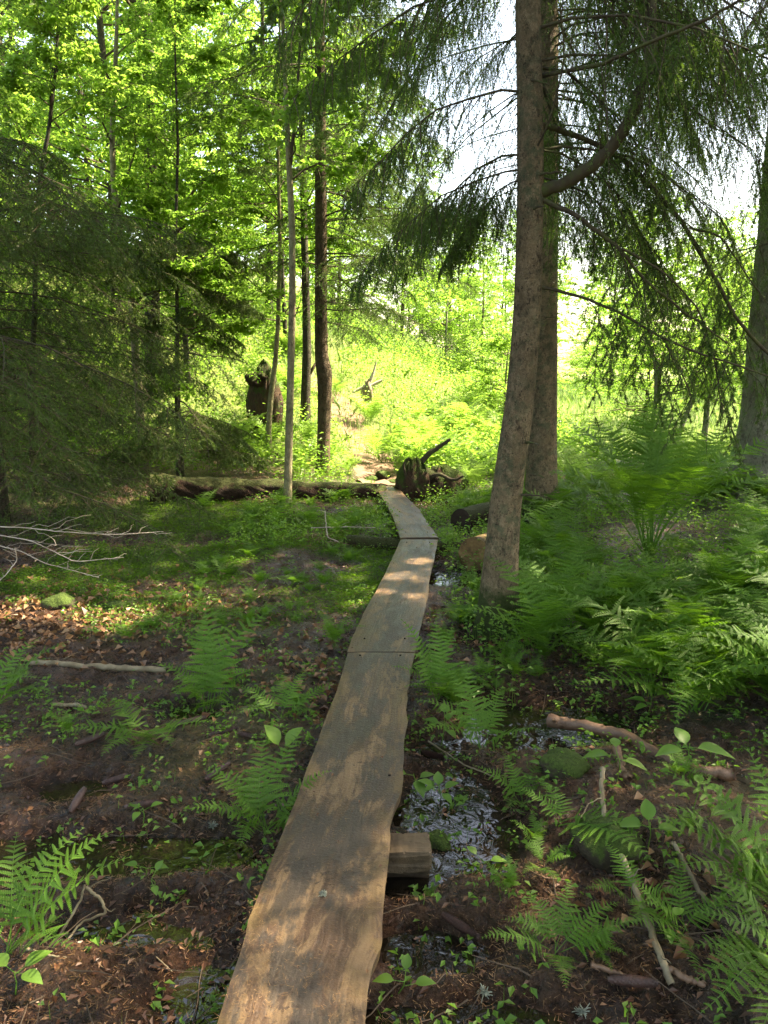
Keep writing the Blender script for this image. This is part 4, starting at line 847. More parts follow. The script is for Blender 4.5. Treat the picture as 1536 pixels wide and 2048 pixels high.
stick([(680, 1085, .0), (655, 1075, .1), (652, 1050, .2), (650, 1020, .32)], .006, .003, M['twig_pale'], 'upright pale dead stalk in front of the mossy log', 18, 2)
stick([(620, 1060, .02), (690, 1045, .12), (760, 1060, .03)], .005, .003, M['twig_pale'], 'arched pale twig beside the upright dead stalk', 19, 5)
# pale dead twigs sticking out at the left
for q, (path, lab) in enumerate([([(-60, 1060, .35), (60, 1050, .42), (120, 1052, .42), (230, 1072, .34), (330, 1068, .34)], 'upper pale dead twig reaching in from the left edge'),
    ([(-60, 1065, .32), (60, 1070, .36), (110, 1105, .28), (150, 1135, .18), (250, 1108, .25)], 'middle pale dead twig forking at the left edge'),
    ([(-60, 1080, .3), (40, 1100, .26), (90, 1125, .2), (140, 1140, .14), (200, 1156, .08)], 'lowest pale dead twig at the left edge'),
    ([(30, 1095, .3), (35, 1120, .2), (10, 1150, .1), (-20, 1180, .02)], 'pale twig curling down at the left edge')]):
    stick(path, .0045, .002, M['twig_pale'], lab, 40 + q, 12, 'dead_twig', 'twig', 0, group='pale dead twigs at the left edge')
# reddish dry brush beside the bend
for (px_, py_, sd_, lab) in ((905, 1125, 3, 'reddish pile of dry spruce twigs right of the bend'), (630, 1085, 4, 'reddish dry tuft of twigs in front of the mossy log'), (1190, 1110, 5, 'reddish dry twigs among the right hand ferns'), (520, 1008, 6, 'dry twig tuft leaning on the left end of the mossy log'), (610, 1005, 7, 'dry twig tuft in front of the log by the pale maple stem'), (700, 1010, 8, 'dry twig tuft at the right end of the mossy log')):
    p = GH(px_, py_); g = np.random.default_rng(sd_); n = 70; bb = MB()
    S = g.normal(0, .09, (n, 3)) * V3(1.6, 1, .2); S[:, 2] = np.abs(S[:, 2]); D = nrm(g.normal(0, 1, (n, 3)) * V3(1, 1, .4) + V3(0, 0, .25))
    Pk = poly(S, D, g.uniform(.08, .25, n), np.array([0, 0, -.3]), 5, .1, g); V, F = tubes(Pk, np.linspace(.003, .0012, 5)[None] * np.ones((n, 1)), 3); bb.add(V, F)
    V, F, o = needles(Pk, 10, .02, .003, g); bb.add(V, F, 1, g.uniform(0, 1, n)[o])
    tag(link('dry_brush', bb.mesh('dry_brush', [M['wet_stick'], M['straw']]), None, (p[0], p[1], p[2])), lab, 'brush', 'dry twig piles')

# pine cones
def cone_mesh():
    k = 14; rows = 16; V = []; F = []; L = .11
    c = MB(); s = np.linspace(0, 1, 10); P = np.stack([s * L, s * 0, s * 0], 1); r = .012 * np.sin(np.pi * (s * .86 + .1)) ** .6; Vt, Ft = tubes(P[None], r[None], 10); c.add(Vt, Ft)
    g = np.random.default_rng(5); n = 150; i = np.arange(n); s = (i + .5) / n; a = i * 2.39996; rr = .014 * np.sin(np.pi * (s * .86 + .1)) ** .6
    p = np.stack([s * L, np.cos(a) * rr * .7, np.sin(a) * rr * .7], 1); o = np.stack([a * 0, np.cos(a), np.sin(a)], 1)
    Vt, Ft = leaves(p, nrm(o * .55 + V3(1, 0, 0)), o, .016, .016, g, fold=-.1); c.add(Vt, Ft)
    return c.mesh('cone', [M['cone']])
cm = cone_mesh()
cones = [(205, 1572, .3, 'upright wet cone left of the reddish mud'), (140, 1630, 1.5, 'dark cone standing in the wet mud at left'), (250, 1620, .1, 'cone lying flat in the left mud'), (150, 1495, .7, 'cone among green sprigs at left'), (355, 1455, .4, 'cone right of the tall left fern'), (418, 1473, .2, 'dark cone below the tall left fern'), (478, 1473, -.4, 'reddish cone left of the two leaf seedling'), (225, 1450, -.5, 'cone behind the flattened pale fern'), (885, 1830, -.7, 'large dark cone right of the near plank'), (1215, 1965, -.2, 'dark cone at the bottom right'), (845, 1510, -.8, 'reddish cone close to the wavy plank edge'), (410, 1560, .9, 'cone lying below the left seedling'), (880, 1380, -.5, 'cone beside the fern at the plank joint')]
for (px_, py_, rz, lab) in cones:
    p = GH(px_, py_); o = link('spruce_cone', cm, None, (p[0], p[1], p[2] + .014)); o.rotation_euler = (random.uniform(-1, 1), random.uniform(-.2, .1), rz); o.scale = (1.1,) * 3
    tag(o, lab, 'cone', 'fallen spruce cones')
# lichen tufts
for (px_, py_, s, lab) in ((1165, 2035, .024, 'pale grey lichen tuft at the bottom edge'), (968, 1985, .025, 'small grey lichen tuft on the dark mud'), (425, 1648, .025, 'grey lichen tuft left of the foreground fern'), (647, 1788, .014, 'tiny grey lichen scrap lying on the near plank'), (1400, 1650, .02, 'bluish lichen on the right bank')):
    p = GH(px_, py_) if s != .014 else G(px_, py_, .135); g = np.random.default_rng(int(px_)); n = 60; bb = MB()
    D = nrm(g.normal(0, 1, (n, 3)) + V3(0, 0, .6)); Pk = poly(np.zeros((n, 3)), D, g.uniform(.5, 1.2, n) * s, np.array([0, 0, -.2]), 4, .15, g)
    V, F = tubes(Pk, np.linspace(.0022, .001, 4)[None] * np.ones((n, 1)), 3); bb.add(V, F)
    tag(link('lichen_tuft', bb.mesh('lichen_tuft', [M['lichen']]), None, tuple(p)), lab, 'lichen', 'lichen tufts')

# ------------------------------------------------------------------ ferns
def frond_geo(mb, g, L=.6, th0=75, th1=-5, az=0.0, np_=24, pw=.26, stipe=.18, m=9, mi=0, mt=1, twist=0.0, base=(0, 0, 0), narrow=False, droop=.15, pin=.5, tri=False):
    n = 26; s = np.linspace(0, 1, n); th = np.radians(th0 + (th1 - th0) * s ** 1.3)
    ds = L / (n - 1); r = np.concatenate([[0], np.cumsum(np.cos(th[:-1]) * ds)]); z = np.concatenate([[0], np.cumsum(np.sin(th[:-1]) * ds)])
    side0 = V3(-math.sin(az), math.cos(az), 0); out = V3(math.cos(az), math.sin(az), 0)
    bend = (g.normal(0, .12) * s ** 2 + g.normal(0, .05) * np.sin(s * 5)) * L
    P = np.array(base) + r[:, None] * out + z[:, None] * V3(0, 0, 1) + bend[:, None] * side0
    V, F = tubes(P[None], (np.linspace(.0032, .0008, n) * (L / .6))[None], 4); mb.add(V, F, mt, .3)
    sp = np.linspace(stipe, .985, np_); u = (sp - stipe) / (1 - stipe)
    prof = (np.minimum(1, u / (.1 if tri else .28)) ** .7 * (1 - u ** (1.15 if tri else 1.7) * .96)) if not narrow else (np.minimum(1, u / .55) ** .9 * np.minimum(1, (1 - u) / .25 + .05) ** .7)
    pos, tan = at(P[None], sp[None]); pos = pos[0]; tan = tan[0]
    side = nrm(side0[None] + np.zeros_like(tan)); nor = nrm(np.cross(side, tan)); nor *= np.sign(nor[:, 2:3] + 1e-6)
    tw = twist
    for sg in (-1, 1):
        ln = pw * L * prof * g.uniform(.72, 1.08, np_) * np.where(g.uniform(0, 1, np_) < .05, .4, 1)
        d = nrm(side * sg * .93 + tan * (.34 + .10 * g.normal(0, 1, np_)[:, None]) + nor * (.10 + .16 * g.normal(0, 1, np_)[:, None]))
        m_ = m; q = (np.arange(m_) + .5) / m_
        # pinnules
        pc = pos[:, None] + d[:, None] * (ln[:, None, None] * q[None, :, None]) - V3(0, 0, 1) * (droop * ln[:, None, None] * (q ** 2)[None, :, None])
        tip = ln[:, None] * (1 / m_) * .95 + 0 * q[None]
        wid = (L * (1 - stipe) / np_ * pin) * np.minimum(1, ln[:, None] / (pw * L * .5)) ** .5 * (1 - q[None] ** 2 * .75)
        for s2 in (-1, 1):
            dd = nrm(tan[:, None] * s2 + d[:, None] * .55 + nor[:, None] * .08 + np.zeros_like(pc))
            pdn = pc.reshape(-1, 3); ddn = dd.reshape(-1, 3); up = np.repeat(nor, m_, 0)
            Vv, Ff = leaves(pdn, ddn, up, wid.ravel() * 1.15, tip.ravel(), g, fold=.1, curl=.12)
            mb.add(Vv, Ff, mi, np.repeat(np.clip(.35 + .25 * np.repeat(u, m_) + g.normal(0, .1, len(pdn)), 0, 1), 4))
        # mid rib of the pinna as a slim blade
        e = pos + d * ln[:, None] - V3(0, 0, 1) * (droop * ln[:, None]); wv = tan * (.006 * ln[:, None] / .1)
        Vv = np.stack([pos - wv, pos + wv, e], 1).reshape(-1, 3); mb.add(Vv, np.arange(len(Vv)).reshape(-1, 3), mi, .5)
def fern_single(seed, nf, L, th0, th1, mat, **kw):
    g = np.random.default_rng(seed); mb = MB()
    for q in range(nf):
        frond_geo(mb, g, L * g.uniform(.7, 1.1), th0 + g.normal(0, 8), th1 + g.normal(0, 12), q / nf * 2 * math.pi + g.normal(0, .3), base=g.normal(0, .02, 3) * V3(1, 1, 0), **kw)
    return mb.mesh('fern', [M[mat], M['herb']])
def fern_parts(px_, py_, fronds, label, seed, mat='fern', group='foreground ferns', p=None, name='fern', **kw):
    p = GH(px_, py_) if p is None else p; g = np.random.default_rng(seed)
    t = thing(name, tuple(p), label, 'fern', group)
    for (az, L, th0, th1) in fronds:
        mb = MB(); frond_geo(mb, g, L, th0, th1, R(az), base=g.normal(0, .008, 3) * V3(1, 1, 0), **kw)
        link('frond', mb.mesh('frond', [M[mat], M['herb']]), t)
    return t
HK = dict(np_=18, m=12, pw=.34, pin=.42, tri=True)
fern_parts(530, 1665, [(80, .40, 80, 25), (150, .36, 65, -5), (200, .32, 50, -10), (20, .34, 60, -5), (330, .30, 55, -15), (110, .38, 80, 20), (250, .26, 50, -25), (0, .26, 45, -15), (180, .26, 70, 10)], 'bright fern against the left edge of the near plank', 201, **HK)
fern_parts(415, 1425, [(100, .62, 88, 35), (40, .66, 75, 15), (130, .5, 85, 40), (170, .4, 75, 0), (10, .35, 65, -10), (300, .3, 60, -20), (70, .5, 85, 45), (230, .35, 70, -5)], 'tall upright fern in the litter left of the plank', 202, **HK)
fern_parts(20, 1905, [(10, .42, 55, -5), (60, .40, 70, 10), (30, .44, 65, 5), (100, .35, 75, 10), (330, .35, 50, -10), (180, .3, 60, 0)], 'fern cut off by the lower left edge', 203, **HK)
fern_parts(-20, 1430, [(20, .5, 65, 5), (60, .45, 75, 10), (340, .4, 55, -15), (0, .42, 70, -5)], 'fern at the left edge beside the long pale stick', 204, **HK)
fern_parts(300, 1475, [(200, .4, 28, -10), (250, .36, 35, -20), (300, .4, 40, -15), (340, .35, 35, -10), (150, .32, 40, -10), (280, .3, 30, -20)], 'flattened pale fern left of the tall upright one', 205, mat='fern', **HK)
fern_parts(560, 1440, [(90, .28, 60, 0), (160, .3, 55, -10), (20, .32, 50, -5), (60, .3, 60, 5), (210, .26, 50, -15), (330, .24, 50, -15)], 'low broad fern touching the plank above the seedling', 206, **HK)
fern_parts(875, 1400, [(100, .42, 88, 40), (150, .45, 80, 30), (60, .40, 85, 30), (190, .32, 65, 0), (0, .36, 65, 0), (300, .3, 55, -10), (330, .34, 60, -5), (240, .28, 60, -10)], 'bushy fern at the right of the plank joint', 207, **HK)
fern_parts(960, 1500, [(120, .38, 80, 30), (170, .40, 65, 5), (50, .32, 70, 10), (200, .36, 55, -15), (330, .3, 50, -15), (90, .4, 85, 40)], 'fern between the bright puddles', 208, **HK)
fern_parts(1045, 1610, [(160, .26, 60, 0), (120, .24, 70, 5), (60, .22, 60, 0), (20, .22, 50, -10), (230, .2, 50, -10)], 'small fern right of the near bright puddle', 209, **HK)
fern_parts(1120, 1655, [(300, .40, 40, -35), (150, .22, 50, -10), (330, .34, 40, -30), (90, .2, 60, 0)], 'drooping fern in front of the long slanting stick', 210, **HK)
fern_parts(1110, 1900, [(190, .24, 45, -15), (160, .2, 55, -5), (60, .22, 60, 0), (20, .26, 50, -10), (350, .26, 45, -20), (110, .2, 65, 5), (260, .2, 45, -20)], 'small low fern at the bottom right of the mud', 211, **HK)
fern_parts(1570, 1800, [(170, .52, 55, -5), (150, .55, 65, 5), (190, .48, 50, -15), (130, .5, 70, 15), (210, .46, 50, -25), (110, .5, 80, 20), (225, .4, 45, -30), (180, .5, 62, 0)], 'large fern entering at the right edge', 212, **HK)
fern_parts(1580, 1960, [(180, .34, 50, -15), (200, .40, 50, -30), (215, .44, 50, -45), (160, .34, 60, -5), (140, .34, 65, 5), (230, .4, 45, -45)], 'bright fern in the lower right corner', 213, mat='fern', **HK)
fern_parts(1370, 1870, [(180, .24, 60, -10), (140, .22, 60, 0), (200, .26, 50, -20), (240, .22, 40, -20), (90, .24, 60, 0), (20, .22, 50, -10)], 'fine pale fern right of the slanting stick', 214, **HK)
fern_parts(1260, 1810, [(100, .2, 60, 0), (190, .2, 50, -10), (260, .18, 45, -15), (330, .2, 50, -10)], 'tiny fern left of the slanting stick foot', 215, **HK)
fern_parts(820, 1790, [(320, .2, 30, -20), (350, .16, 35, -20), (290, .16, 35, -25)], 'dark little fern tucked under the plank edge', 216, **HK)
# ostrich fern clump
p = GH(1300, 1125)
fern_parts(0, 0, [(a_, L_ * 1.14, t0 - 1, t1 - 6) for a_, L_, t0, t1 in [(180, 1.15, 82, 25), (150, 1.2, 84, 30), (120, 1.15, 86, 40), (90, 1.2, 86, 45), (60, 1.15, 84, 35), (30, 1.2, 82, 28), (0, 1.2, 80, 20), (330, 1.05, 78, 15), (300, 1.0, 78, 20), (270, 1.0, 80, 25), (240, 1.0, 78, 18), (210, 1.1, 78, 15), (165, 1.05, 74, 5), (15, 1.15, 72, 8), (350, 1.1, 68, 0), (200, 1.05, 68, 0), (105, 1.2, 88, 55), (75, 1.2, 88, 55)]], 'large vase shaped fern clump on the right bank', 217, p=p, pw=.20, np_=32, m=9, stipe=.2, narrow=True, pin=.36)
# mass of ferns: shared meshes, copies with a group per place
fmeshes = [fern_single(300 + q, nf, 1.0, t0, t1, 'fern', np_=19, m=9, pw=.29, pin=.44, tri=bool(q % 2)) for q, (nf, t0, t1) in enumerate([(8, 70, -5), (9, 62, -10), (7, 78, 10), (10, 68, -15), (6, 55, -20), (8, 74, 0)])]
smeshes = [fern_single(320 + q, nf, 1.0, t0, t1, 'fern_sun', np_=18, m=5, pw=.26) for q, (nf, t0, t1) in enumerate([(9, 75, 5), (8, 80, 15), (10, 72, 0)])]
def scatter_ferns(n, region, size, meshes, label, group, seed, minpx=None, avoid=None):
    g = np.random.default_rng(seed); k = 0; tries = 0
    while k < n and tries < n * 60:
        tries += 1; px_, py_ = g.uniform(region[0], region[2]), g.uniform(region[1], region[3])
        if minpx and not minpx(px_, py_): continue
        p = GH(px_, py_)
        if off_board(p, size[1] * .45) or p[2] < WATER + .03: continue
        o = link('fern', meshes[int(g.integers(len(meshes)))], None, (p[0], p[1], p[2] - .01)); s = g.uniform(*size)
        o.rotation_euler = (g.normal(0, .08), g.normal(0, .08), g.uniform(0, 6.28)); o.scale = (s, s, s * g.uniform(.8, 1.1)); tag(o, label, 'fern', group); k += 1
BL = [(434, 2048, 735), (497, 1800, 770), (600, 1600, 801), (652, 1440, 810), (692, 1305, 829), (752, 1180, 857), (800, 1078, 875), (768, 1000, 820), (750, 972, 797)]
def board_mask(x, y):
    """true where the boardwalk covers the ground"""
    L_ = np.array([G(a_, b_, .12)[:2] for a_, b_, c_ in BL]); R_ = np.array([G(c_, b_, .12)[:2] for a_, b_, c_ in BL])
    o = np.argsort(L_[:, 1]); return (x > np.interp(y, L_[o, 1], L_[o, 0]) + .0) & (x < np.interp(y, R_[o, 1], R_[o, 0])) & (y < 10.2)
def off_board(p, d=.2):
    return any(bool(board_mask(np.array([p[0] + q]), np.array([p[1] + q2]))[0]) for q in (-d, 0, d) for q2 in (-d, 0, d))
scatter_ferns(46, (1030, 1110, 1640, 1440), (.5, .78), fmeshes, 'green fern in the dense fern bank on the right', 'ferns of the right bank', 401, lambda a_, b_: b_ < 1330 + (a_ - 1080) * .32 and not (1140 < a_ < 1500 and b_ < 1215))
scatter_ferns(26, (1040, 990, 1640, 1130), (.6, .9), fmeshes, 'taller green fern beside the vase shaped clump', 'ferns beside the vase shaped clump', 402, lambda a_, b_: not (1120 < a_ < 1510 and b_ > 1015))
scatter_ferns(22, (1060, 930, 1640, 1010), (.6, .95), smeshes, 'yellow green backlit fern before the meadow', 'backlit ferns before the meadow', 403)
scatter_ferns(7, (1010, 1180, 1130, 1300), (.28, .42), fmeshes, 'small fern around the foot of the front spruce', 'small ferns at the spruce foot', 404, lambda a_, b_: not (930 < a_ < 1050 and b_ > 1235))
scatter_ferns(7, (860, 1130, 960, 1260), (.16, .28), fmeshes, 'small fern between the middle plank and the front spruce', 'small ferns right of the middle plank', 405)
scatter_ferns(10, (830, 1000, 970, 1050), (.25, .4), fmeshes, 'fern right of the far plank behind the sawn log', 'ferns right of the far plank', 406, lambda a_, b_: a_ > 800 + (b_ - 970) * .95 + 50)
scatter_ferns(9, (480, 900, 740, 960), (.35, .55), smeshes, 'fern at the foot of the slim brown spruce', 'ferns around the slim brown spruce', 407, lambda a_, b_: a_ < 700)
scatter_ferns(10, (1150, 1060, 1480, 1200), (.22, .36), fmeshes, 'short fern around the foot of the vase shaped clump', 'short ferns around the vase shaped clump', 417)
scatter_ferns(16, (400, 1000, 770, 1075), (.22, .38), fmeshes, 'fern before the mossy log left of the far plank', 'ferns before the mossy log', 408, lambda a_, b_: a_ < 735 + (b_ - 1010) * .5)
scatter_ferns(8, (860, 900, 1020, 985), (.45, .7), smeshes, 'fern behind the uprooted stump', 'ferns behind the uprooted stump', 409)
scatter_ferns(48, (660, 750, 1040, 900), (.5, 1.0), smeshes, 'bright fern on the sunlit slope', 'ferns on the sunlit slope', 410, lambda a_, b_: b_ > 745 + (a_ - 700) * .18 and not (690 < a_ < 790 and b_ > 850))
scatter_ferns(12, (450, 830, 640, 910), (.6, .95), smeshes, 'fern beside the dark rotten stump', 'ferns beside the rotten stump', 411)
scatter_ferns(10, (380, 1100, 720, 1260), (.12, .22), fmeshes, 'tiny fern in the moss left of the middle plank', 'tiny ferns in the moss', 412)
scatter_ferns(5, (0, 1240, 640, 1500), (.12, .2), fmeshes, 'tiny fern in the leaf litter on the left', 'tiny ferns in the left litter', 413)
scatter_ferns(18, (300, 1090, 760, 1290), (.12, .24), fmeshes, 'feathery little fern in the mossy patch', 'little ferns in the mossy patch', 414)
scatter_ferns(14, (840, 1290, 1130, 1500), (.14, .24), fmeshes, 'low fern on the wet ground right of the near plank', 'low ferns right of the near plank', 415)
scatter_ferns(8, (980, 1500, 1400, 1900), (.10, .18), fmeshes, 'tiny low fern on the right bank foreground', 'tiny ferns in the right foreground', 416)
p = GH(670, 1300)
o = link('fern', fmeshes[2], None, tuple(p)); o.scale = (.26,) * 3; tag(o, 'small dark fern left of the plank joint', 'fern')
# ------------------------------------------------------------------ small leafy plants in the foreground
def seedling(px_, py_, lv, label, seed, name='seedling', h=.1, col='herb', asp=.6):
    p = GH(px_, py_); g = np.random.default_rng(seed); t = thing(name, tuple(p), label, 'plant', 'leafy seedlings'); st = MB(); lf = MB()
    topp = V3(g.normal(0, .015), g.normal(0, .015), h); V, F = tubes(np.stack([V3(0, 0, -.01), topp * .5 + V3(.006, 0, 0), topp])[None], np.array([[.0022, .0018, .0014]]), 4); st.add(V, F)
    for (az, L, el) in lv:
        a = R(az); d = V3(math.cos(a), math.sin(a), math.tan(R(el))); d /= np.linalg.norm(d); s = topp - V3(0, 0, g.uniform(0, h * .35)); e = s + d * .03
        V, F = tubes(np.stack([s, e])[None], np.array([[.0014, .001]]), 4); st.add(V, F)
        # blade of 6 segments with a midrib fold
        n = 7; q = np.linspace(0, 1, n); wd = L * asp * np.sin(np.pi * q ** .75) * .5 + .0004; sd_ = nrm(np.cross(d, V3(0, 0, 1))[None])[0]; up = np.cross(sd_, d)
        mid = e + d * L * q[:, None] - V3(0, 0, 1) * (L * .25 * q[:, None] ** 2); l_ = mid + sd_ * wd[:, None] + up * wd[:, None] * .3; r_ = mid - sd_ * wd[:, None] + up * wd[:, None] * .3
        V = np.concatenate([l_, mid, r_]); i = np.arange(n - 1); F = np.concatenate([np.stack([i, i + 1, n + i + 1, n + i], 1), np.stack([n + i, n + i + 1, 2 * n + i + 1, 2 * n + i], 1)]); lf.add(V, F, 0, g.uniform(.3, .8))
    link('stem', st.mesh('stem', [M['herb']]), t); link('leaves', lf.mesh('leaves', [M[col]], True), t)
sl = [(1365, 1560, [(100, .10, 35), (190, .11, 5), (-10, .14, 0)], 'seedling with three broad leaves above the wet branch', .16), (1240, 1545, [(170, .10, 0), (-20, .09, -5), (80, .07, 20)], 'seedling with paired leaves below the wet branch', .08),
      (1295, 1700, [(90, .09, 60), (180, .09, 10), (0, .08, 5), (150, .07, 10)], 'leafy seedling with one upright round leaf on the mound', .1), (1385, 1620, [(170, .07, 15), (0, .07, 15), (70, .06, 20)], 'light seedling right of the mound', .13),
      (565, 1520, [(150, .13, 55), (30, .13, 50)], 'seedling with two long raised leaves above the plank fern', .05), (795, 1985, [(180, .06, 10), (0, .06, 15), (80, .05, 40)], 'bright seedling beside the plank at the bottom', .05),
      (1090, 1560, [(150, .05, 10), (20, .06, 10), (80, .05, 10)], 'small seedling left of the mossy hump', .06), (1160, 1480, [(160, .11, 0), (10, .11, 0)], 'low leaves lying over the wet branch', .09), (1290, 1440, [(150, .09, 10), (20, .07, 20), (200, .07, 0)], 'seedling reaching over the wet branch under the ferns', .14),
      (285, 1645, [(20, .05, 20), (150, .05, 20), (260, .05, 5)], 'small seedling in the left mud', .06), (290, 1755, [(0, .05, 10), (170, .05, 10)], 'seedling with two leaves on the bare left mud', .04), (310, 1770, [(60, .045, 40), (-60, .04, 0)], 'seedling beside the two leaved one on the mud', .03),
      (355, 1725, [(0, .045, 10), (170, .05, 10), (90, .04, 30)], 'seedling at the edge of the dark left pool', .04), (30, 1990, [(40, .08, 20), (150, .08, 10), (-20, .07, 5)], 'broad leaved seedling in the lower left corner', .07), (420, 1720, [(20, .04, 20), (190, .04, 20)], 'seedling close to the plank above the dark pool', .04),
      (880, 1620, [(20, .07, 25), (160, .07, 25), (90, .07, 50), (-60, .06, 0), (220, .05, 10)], 'upright seedling standing in the near bright puddle', .14), (880, 1500, [(20, .07, 15), (160, .08, 15), (90, .06, 50), (-60, .06, 0), (60, .06, 30)], 'leafy plant between plank and far bright puddle', .16), (830, 1590, [(170, .09, 5), (20, .07, 15), (-70, .08, -10)], 'seedling leaning on the wavy plank edge', .09),
      (975, 1750, [(0, .06, 10), (140, .05, 30)], 'pale slim seedling on the mud', .05), (1330, 1870, [(30, .05, 20), (160, .05, 20), (260, .05, 0)], 'small seedling at the foot of the slanting stick', .05)]
for q, (a_, b_, lv, lab, h) in enumerate(sl): seedling(a_, b_, lv, lab, 500 + q, h=h)

# ------------------------------------------------------------------ stuff: litter, needles, herbs, moss, grass
def floatz(x, y, z): return np.where(z < WATER, np.where(vnoise(x * 17, y * 17, 5) > .35, WATER + .002, z), z)
def pts(n, x0, x1, y0, y1, g, mask=None, board=True, persp=1.0):
    u = g.uniform(0, 1, n); y = (y0 ** persp + u * (y1 ** persp - y0 ** persp)) ** (1 / persp) if persp != 0 else y0 * (y1 / y0) ** u
    x = g.uniform(x0, x1, n) * (1 if persp == 1 else 1); k = np.ones(n, bool)
    if board: k &= ~board_mask(x, y)
    if mask is not None: k &= g.uniform(0, 1, n) < mask(x, y)
    x, y = x[k], y[k]; return x, y, floatz(x, y, H(x, y))
def edge_near(x, y):
    L_ = np.array([G(a_, b_, .12)[:2] for a_, b_, c_ in BL]); R_ = np.array([G(c_, b_, .12)[:2] for a_, b_, c_ in BL]); o = np.argsort(L_[:, 1])
    return np.exp(-((x - np.interp(y, L_[o, 1], L_[o, 0])) / .18) ** 2) + np.exp(-((x - np.interp(y, R_[o, 1], R_[o, 0])) / .18) ** 2)
def clump(x, y, f=1.5, s=0): return sm(-.3, .35, fbm(x * f, y * f, 3, s))
g = np.random.default_rng(77)
# dead leaves
st = MB(); x, y, z = pts(80000, -4, 4, 1.3, 9.5, g, lambda a_, b_: .15 + .85 * clump(a_, b_, 1.2, 60), persp=0)
n = len(x); p = np.stack([x, y, z + g.uniform(.0, .012, n)], 1); d = nrm(g.normal(0, 1, (n, 3)) * V3(1, 1, .25)); up = nrm(g.normal(0, .35, (n, 3)) + V3(0, 0, 1)); L = .006 + .032 * g.uniform(0, 1, n) ** 2.4
V, F = leaves(p, d, up, L, L * .5, g, fold=.12, curl=.3); st.add(V, F, 0, np.repeat(g.uniform(0, 1, n) ** 1.6, 4))
tag(link('leaf_litter', st.mesh('leaf_litter', [M['dead']])), 'brown dead leaves and flakes strewn over the forest floor', 'litter', kind='stuff')
# pale leaf patch where the sun falls at left
c = GH(140, 1230); st = MB(); n = 1500; x = g.normal(c[0], .75, n); y = g.normal(c[1], .4, n); p = np.stack([x, y, H(x, y) + .01], 1); d = nrm(g.normal(0, 1, (n, 3)) * V3(1, 1, .3)); up = nrm(g.normal(0, .4, (n, 3)) + V3(0, 0, 1)); L = g.uniform(.03, .065, n)
V, F = leaves(p, d, up, L, L * .75, g, fold=.35, curl=.2); st.add(V, F, 0, np.repeat(g.uniform(.4, 1, n), 4))
for cc, nn, sp in ((GH(1330, 1760), 26, .12), (GH(1290, 1860), 12, .15), (GH(620, 1360), 240, .28), (GH(950, 1270), 80, .2)):
    x = g.normal(cc[0], sp, nn); y = g.normal(cc[1], sp, nn); k_ = ~board_mask(x, y); x = x[k_]; y = y[k_]; nn = len(x); p = np.stack([x, y, H(x, y) + .012], 1); d = nrm(g.normal(0, 1, (nn, 3)) * V3(1, 1, .3)); up = nrm(g.normal(0, .4, (nn, 3)) + V3(0, 0, 1)); L = g.uniform(.03, .06, nn)
    V, F = leaves(p, d, up, L, L * .75, g, fold=.35, curl=.2); st.add(V, F, 0, np.repeat(g.uniform(.3, 1, nn), 4))
tag(link('beech_litter', st.mesh('beech_litter', [M['dead']])), 'larger pale brown leaves lying thick in the sun patch', 'litter', kind='stuff')
# needles and tiny twigs on the ground
st = MB(); x, y, z = pts(170000, -3.4, 3.4, 1.3, 7.5, g, lambda a_, b_: .35 + .65 * clump(a_, b_, 2.0, 64), persp=0)
n = len(x); p = np.stack([x, y, z + g.uniform(0, .01, n)], 1); d = nrm(g.normal(0, 1, (n, 3)) * V3(1, 1, .3)); u = nrm(np.cross(d, V3(0, 0, 1))) * .0011; L = g.uniform(.01, .032, n)[:, None]
V = np.stack([p - u, p + u, p + d * L], 1).reshape(-1, 3); st.add(V, np.arange(len(V)).reshape(-1, 3), 0, np.repeat(g.uniform(0, 1, n), 3))
tag(link('needle_litter', st.mesh('needle_litter', [M['straw']])), 'fine fallen spruce needles over the mud', 'litter', kind='stuff')
# needles on the planks
st = MB(); n = 26000; y = 1.35 * (7.0 / 1.35) ** g.uniform(0, 1, n); x = g.uniform(-1, 1, n); k_ = board_mask(x, y) & (g.uniform(0, 1, n) < .08 + .8 * sm(.0, .5, fbm(x * 5, y * 2.5, 3, 91))); x = x[k_]; y = y[k_]; n = len(x)
p = np.stack([x, y, np.full(n, .1365)], 1); p[y > 4.0, 2] = .121; d = nrm(g.normal(0, 1, (n, 3)) * V3(1, 1, .12)); u = nrm(np.cross(d, V3(0, 0, 1))) * .0007; L = g.uniform(.008, .022, n)[:, None]
V = np.stack([p - u, p + u, p + d * L], 1).reshape(-1, 3); st.add(V, np.arange(len(V)).reshape(-1, 3), 0, np.repeat(g.uniform(.1, 1, n), 3))
tag(link('plank_needles', st.mesh('plank_needles', [M['straw']])), 'fallen needles and crumbs scattered on the planks', 'litter', kind='stuff')
st = MB(); n = 1500; y = 1.35 * (9.0 / 1.35) ** g.uniform(0, 1, n); x = g.uniform(-1, 1, n); k_ = board_mask(x, y) & (g.uniform(0, 1, n) < .15 + .85 * sm(.1, .5, fbm(x * 4, y * 2, 3, 97))); x = x[k_]; y = y[k_]; n = len(x)
p = np.stack([x, y, np.where(y > 4.0, .124, .139)], 1); L = .004 + .022 * g.uniform(0, 1, n) ** 3; V, F = leaves(p, nrm(g.normal(0, 1, (n, 3)) * V3(1, 1, .1)), nrm(g.normal(0, .2, (n, 3)) + V3(0, 0, 1)), L, L * .6, g, fold=.2); st.add(V, F, 0, np.repeat(g.uniform(0, .6, n), 4))
tag(link('plank_crumbs', st.mesh('plank_crumbs', [M['dead']])), 'dark crumbs of mud and leaf on the planks', 'litter', kind='stuff')
